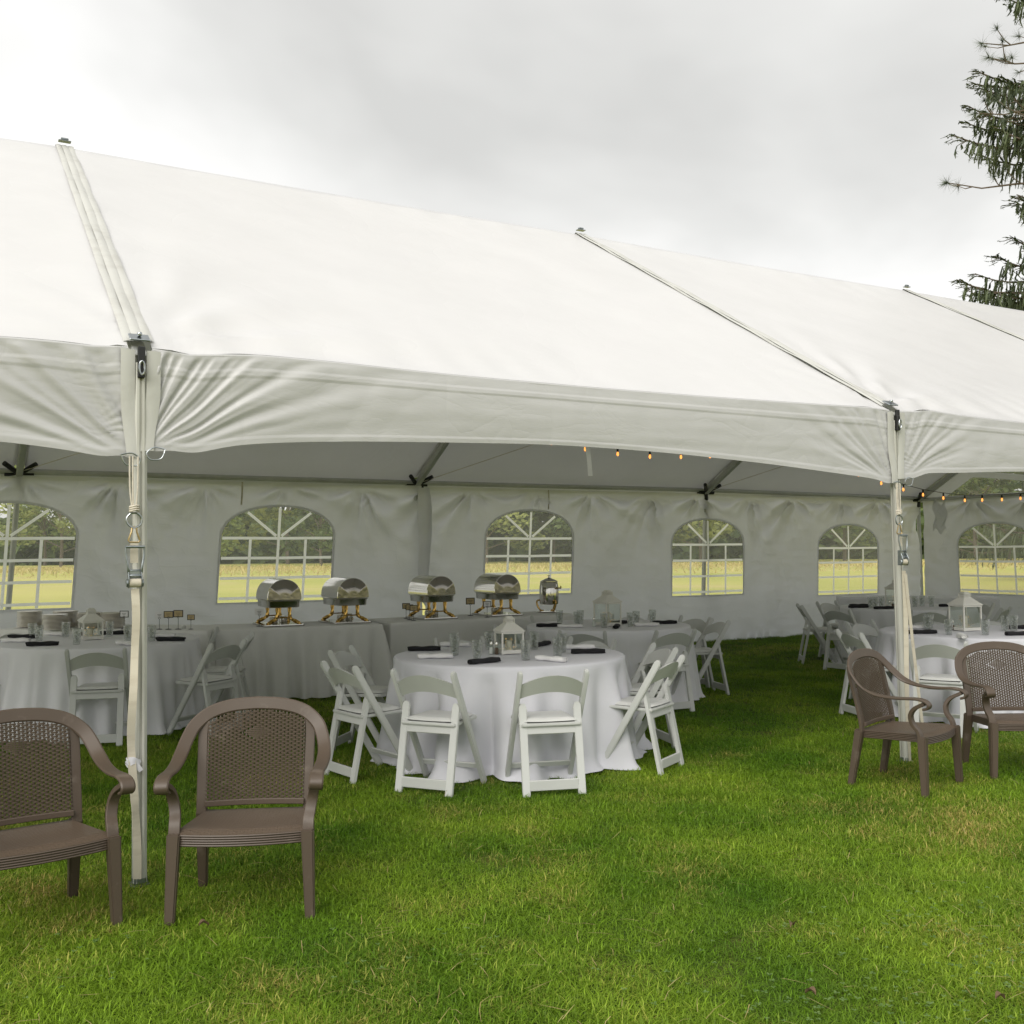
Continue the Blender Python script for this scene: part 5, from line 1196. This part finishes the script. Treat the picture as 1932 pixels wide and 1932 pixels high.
# conifers to the right of the tent
def needle_twig(b, p, d, l, rg, w=.025):
    """one drooping spruce twig: a rough tapering brush"""
    n = max(3, int(l/.16)); pts = [p+d*l*k/n+V(rg.uniform(-.02, .02), rg.uniform(-.02, .02), 0)*k for k in range(n+1)]
    o = []
    for k, q in enumerate(pts):
        r = w*(.7 if k == 0 else 1.0 if k < n else .25)*rg.uniform(.65, 1.3); a = rg.random()*2
        o.append([q+V(math.cos(a+2.09*m), math.sin(a+2.09*m), rg.uniform(-.3, .3))*r for m in range(3)])
    vs = [x for t in o for x in t]
    b.add(vs, [(k*3+m, k*3+(m+1) % 3, (k+1)*3+(m+1) % 3, (k+1)*3+m) for k in range(n) for m in range(3)])
    for k in range(int(l/.035)):
        q = p+d*l*rg.random(); a = rg.random()*6.28; e = V(math.cos(a), math.sin(a), rg.uniform(-.9, .2))*rg.uniform(.05, .10); f = e.cross(V(0, 0, 1)).normalized()*.011
        b.add([q-f, q+f, q+e], [(0, 1, 2)])
def spruce(loc, height, base_r, zlist, label, seed, droop=.55, nang=9, extra=(), dens=1.0):
    rg = random.Random(seed); r = thing('spruce_tree', label, 'tree', loc)
    b = MB(); b.tube([V(0, 0, -.1), V(.05, 0, height*.35), V(-.04, .03, height*.7), V(0, 0, height)], [.021*height, .016*height, .009*height, .01], 10); b.build('trunk', 'bark', r)
    fo = MB(); br = MB()
    bl = [(z, 2*PI*(k+rg.random()*.7)/nang+z*1.3, max(.5, base_r*(1-z/height)**.75*rg.uniform(.72, 1.08))) for z in zlist for k in range(nang)]
    for z, a, R in [q for q in bl if not extra or math.cos(q[1]) > -.35]+list(extra):
        if True:
            dirv = V(math.cos(a), math.sin(a), 0); pts = []
            for q in range(9):
                u = q/8; pts.append(V(0, 0, z)+dirv*R*u+V(0, 0, -.26*R*math.sin(PI*u*.62)+.14*R*u*u*u)+V(rg.uniform(-.05, .05), rg.uniform(-.05, .05), rg.uniform(-.04, .04))*u)
            br.tube(pts, [.05*(1-u/9)+.008 for u in range(9)], 4)
            n = int(R*25*dens)
            for m in range(n):
                u = .12+.88*(m+rg.random())/n; i = min(7, int(u*8)); p = pts[i].lerp(pts[i+1], u*8-i)
                sd = V(-dirv.y, dirv.x, 0)*rg.choice((-1, 1)); lat = rg.random()**1.3
                # side shoot then hanging twig
                sl_ = lat*.55*(1-u*.6)*R*.28; q = p+sd*sl_+dirv*sl_*.5+V(0, 0, -.12*sl_)
                if sl_ > .18: br.tube([p, q], [.014, .008], 3, cap=False)
                l = droop*rg.uniform(.35, 1.15)*(1-.62*u**3); dd = (V(0, 0, -1)+dirv*rg.uniform(.02, .3)+sd*rg.uniform(-.15, .25)).normalized()
                if u > .93: dd = (dirv+V(0, 0, rg.uniform(-.5, .3))+sd*rg.uniform(-.5, .5)).normalized(); l *= .7
                needle_twig(fo, q, dd, max(.12, l), rg)
                if rg.random() < .55: needle_twig(fo, p, (dirv*rg.uniform(.4, 1)+sd*rg.uniform(-.6, .9)+V(0, 0, rg.uniform(-.1, .45))).normalized(), rg.uniform(.12, .26), rg, .028)
    br.build('limbs', 'bark_twig', r, smooth=60, merge=False); fo.build('crown', 'spruce_leaf', r, smooth=None, merge=False)
    return r
spruce((14.55, 24.0, -.03), 27.0, 5.0, [2.2, 3.3, 4.4, 5.5, 6.9, 7.8, 8.9, 10.1, 11.3, 12.3, 13.3, 14.3, 15.4, 16.6, 18, 19.5, 21, 23, 25], 'tall drooping spruce rising at the right edge above the tent roof', 5, .72, 7,
       [(2.6, 3.0, 3.6), (3.6, 3.5, 3.5), (4.6, 3.1, 3.7), (5.6, 2.8, 3.6), (6.3, 3.3, 3.4), (8.15, 3.15, 3.85), (8.45, 2.9, 3.8), (8.9, 3.4, 3.2), (8.75, 2.6, 3.3), (10.1, 3.1, 2.6), (10.3, 2.7, 2.5), (11.7, 3.2, 3.2), (11.9, 3.0, 3.9), (12.4, 2.8, 3.4), (12.8, 3.3, 3.2), (12.2, 3.12, 3.3), (12.6, 2.95, 3.5), (12.9, 3.0, 3.2), (11.5, 2.85, 3.2), (8.6, 3.3, 3.4), (8.2, 2.8, 3.5), (7.9, 3.1, 3.3), (13.3, 3.05, 3.4), (13.5, 2.7, 3.2), (14.9, 3.2, 2.7), (15.2, 2.9, 2.6), (16, 3.3, 2.6), (17, 3, 2.4), (19, 3.1, 2.1), (22, 3, 1.6)])
spruce((19.5, 33.0, -.03), 18.0, 4.6, [2.6, 3.4, 4.4, 5.6, 7, 8.5, 10, 12, 14, 16], 'spruce beyond the end wall, seen through the clear gable, right of the pine', 6, .8, 9, dens=.55)
spruce((24.5, 47.0, -.03), 16.0, 4.8, [2.2, 3.2, 4.6, 6.2, 8, 10, 12, 14], 'farthest spruce beyond the end wall, left of the drooping one', 7, .8, 9, dens=.4)
def pine(loc, height, label, seed):
    rg = random.Random(seed); r = thing('pine_tree', label, 'tree', loc); b = MB()
    b.tube([V(0, 0, -.1), V(.1, 0, height*.4), V(-.1, .05, height)], [.26, .2, .04], 10); b.build('trunk', 'bark', r)
    br = MB(); fo = MB()
    def tuft(p, d, s):
        for k in range(60):
            e = (d*rg.uniform(.1, 1)+V(rg.gauss(0, .55), rg.gauss(0, .55), rg.gauss(0, .55))).normalized()*s*rg.uniform(.7, 1.1); f = e.orthogonal().normalized()*.006
            fo.add([p-f, p+f, p+e], [(0, 1, 2)])
    for k in range(16):
        z = height*(.5+.5*k/16) if k > 5 else (9.15, 10.3, 10.9, 11.6, 12.3, 10.6)[k]; a = PI+(-.06, .3, -.3, .1, -.2, .5)[k] if k < 6 else k*2.4 if k % 4 else PI+rg.uniform(-.4, .4); R = (height-z)*.22+2.0*rg.uniform(.75, 1.15) if k > 5 else (3.5, 2.9, 2.7, 2.8, 2.6, 2.6)[k]; dv = V(math.cos(a), math.sin(a), 0)
        pts = [V(0, 0, z)+dv*R*u/5+V(0, 0, .03*R*u/5*math.sin(u)+(.05*R if u == 5 else 0)) for u in range(6)]; br.tube(pts, [.04, .034, .028, .022, .016, .010], 5)
        tuft(pts[-1], dv, .26)
        for m in range(7):
            u = .35+.6*rg.random(); i = min(4, int(u*5)); p = pts[i].lerp(pts[i+1], u*5-i); sd = V(-dv.y, dv.x, 0)*rg.choice((-1, 1)); q = p+(sd*rg.uniform(.2, .7)+dv*rg.uniform(.1, .5)+V(0, 0, rg.uniform(-.1, .5)))*rg.uniform(.4, 1.0)
            br.tube([p, p.lerp(q, .5)+V(0, 0, -.05), q], [.014, .011, .008], 4); tuft(q, (q-p).normalized(), rg.uniform(.18, .26))
    br.build('limbs', 'bark_twig', r, merge=False); fo.build('crown', 'pine_leaf', r, smooth=None, merge=False); return r
pine((12.7, 21.2, -.03), 17.5, 'pine with long needle tufts, its thin branch reaching left in front of the spruce', 12)
bpy.context.view_layer.update()
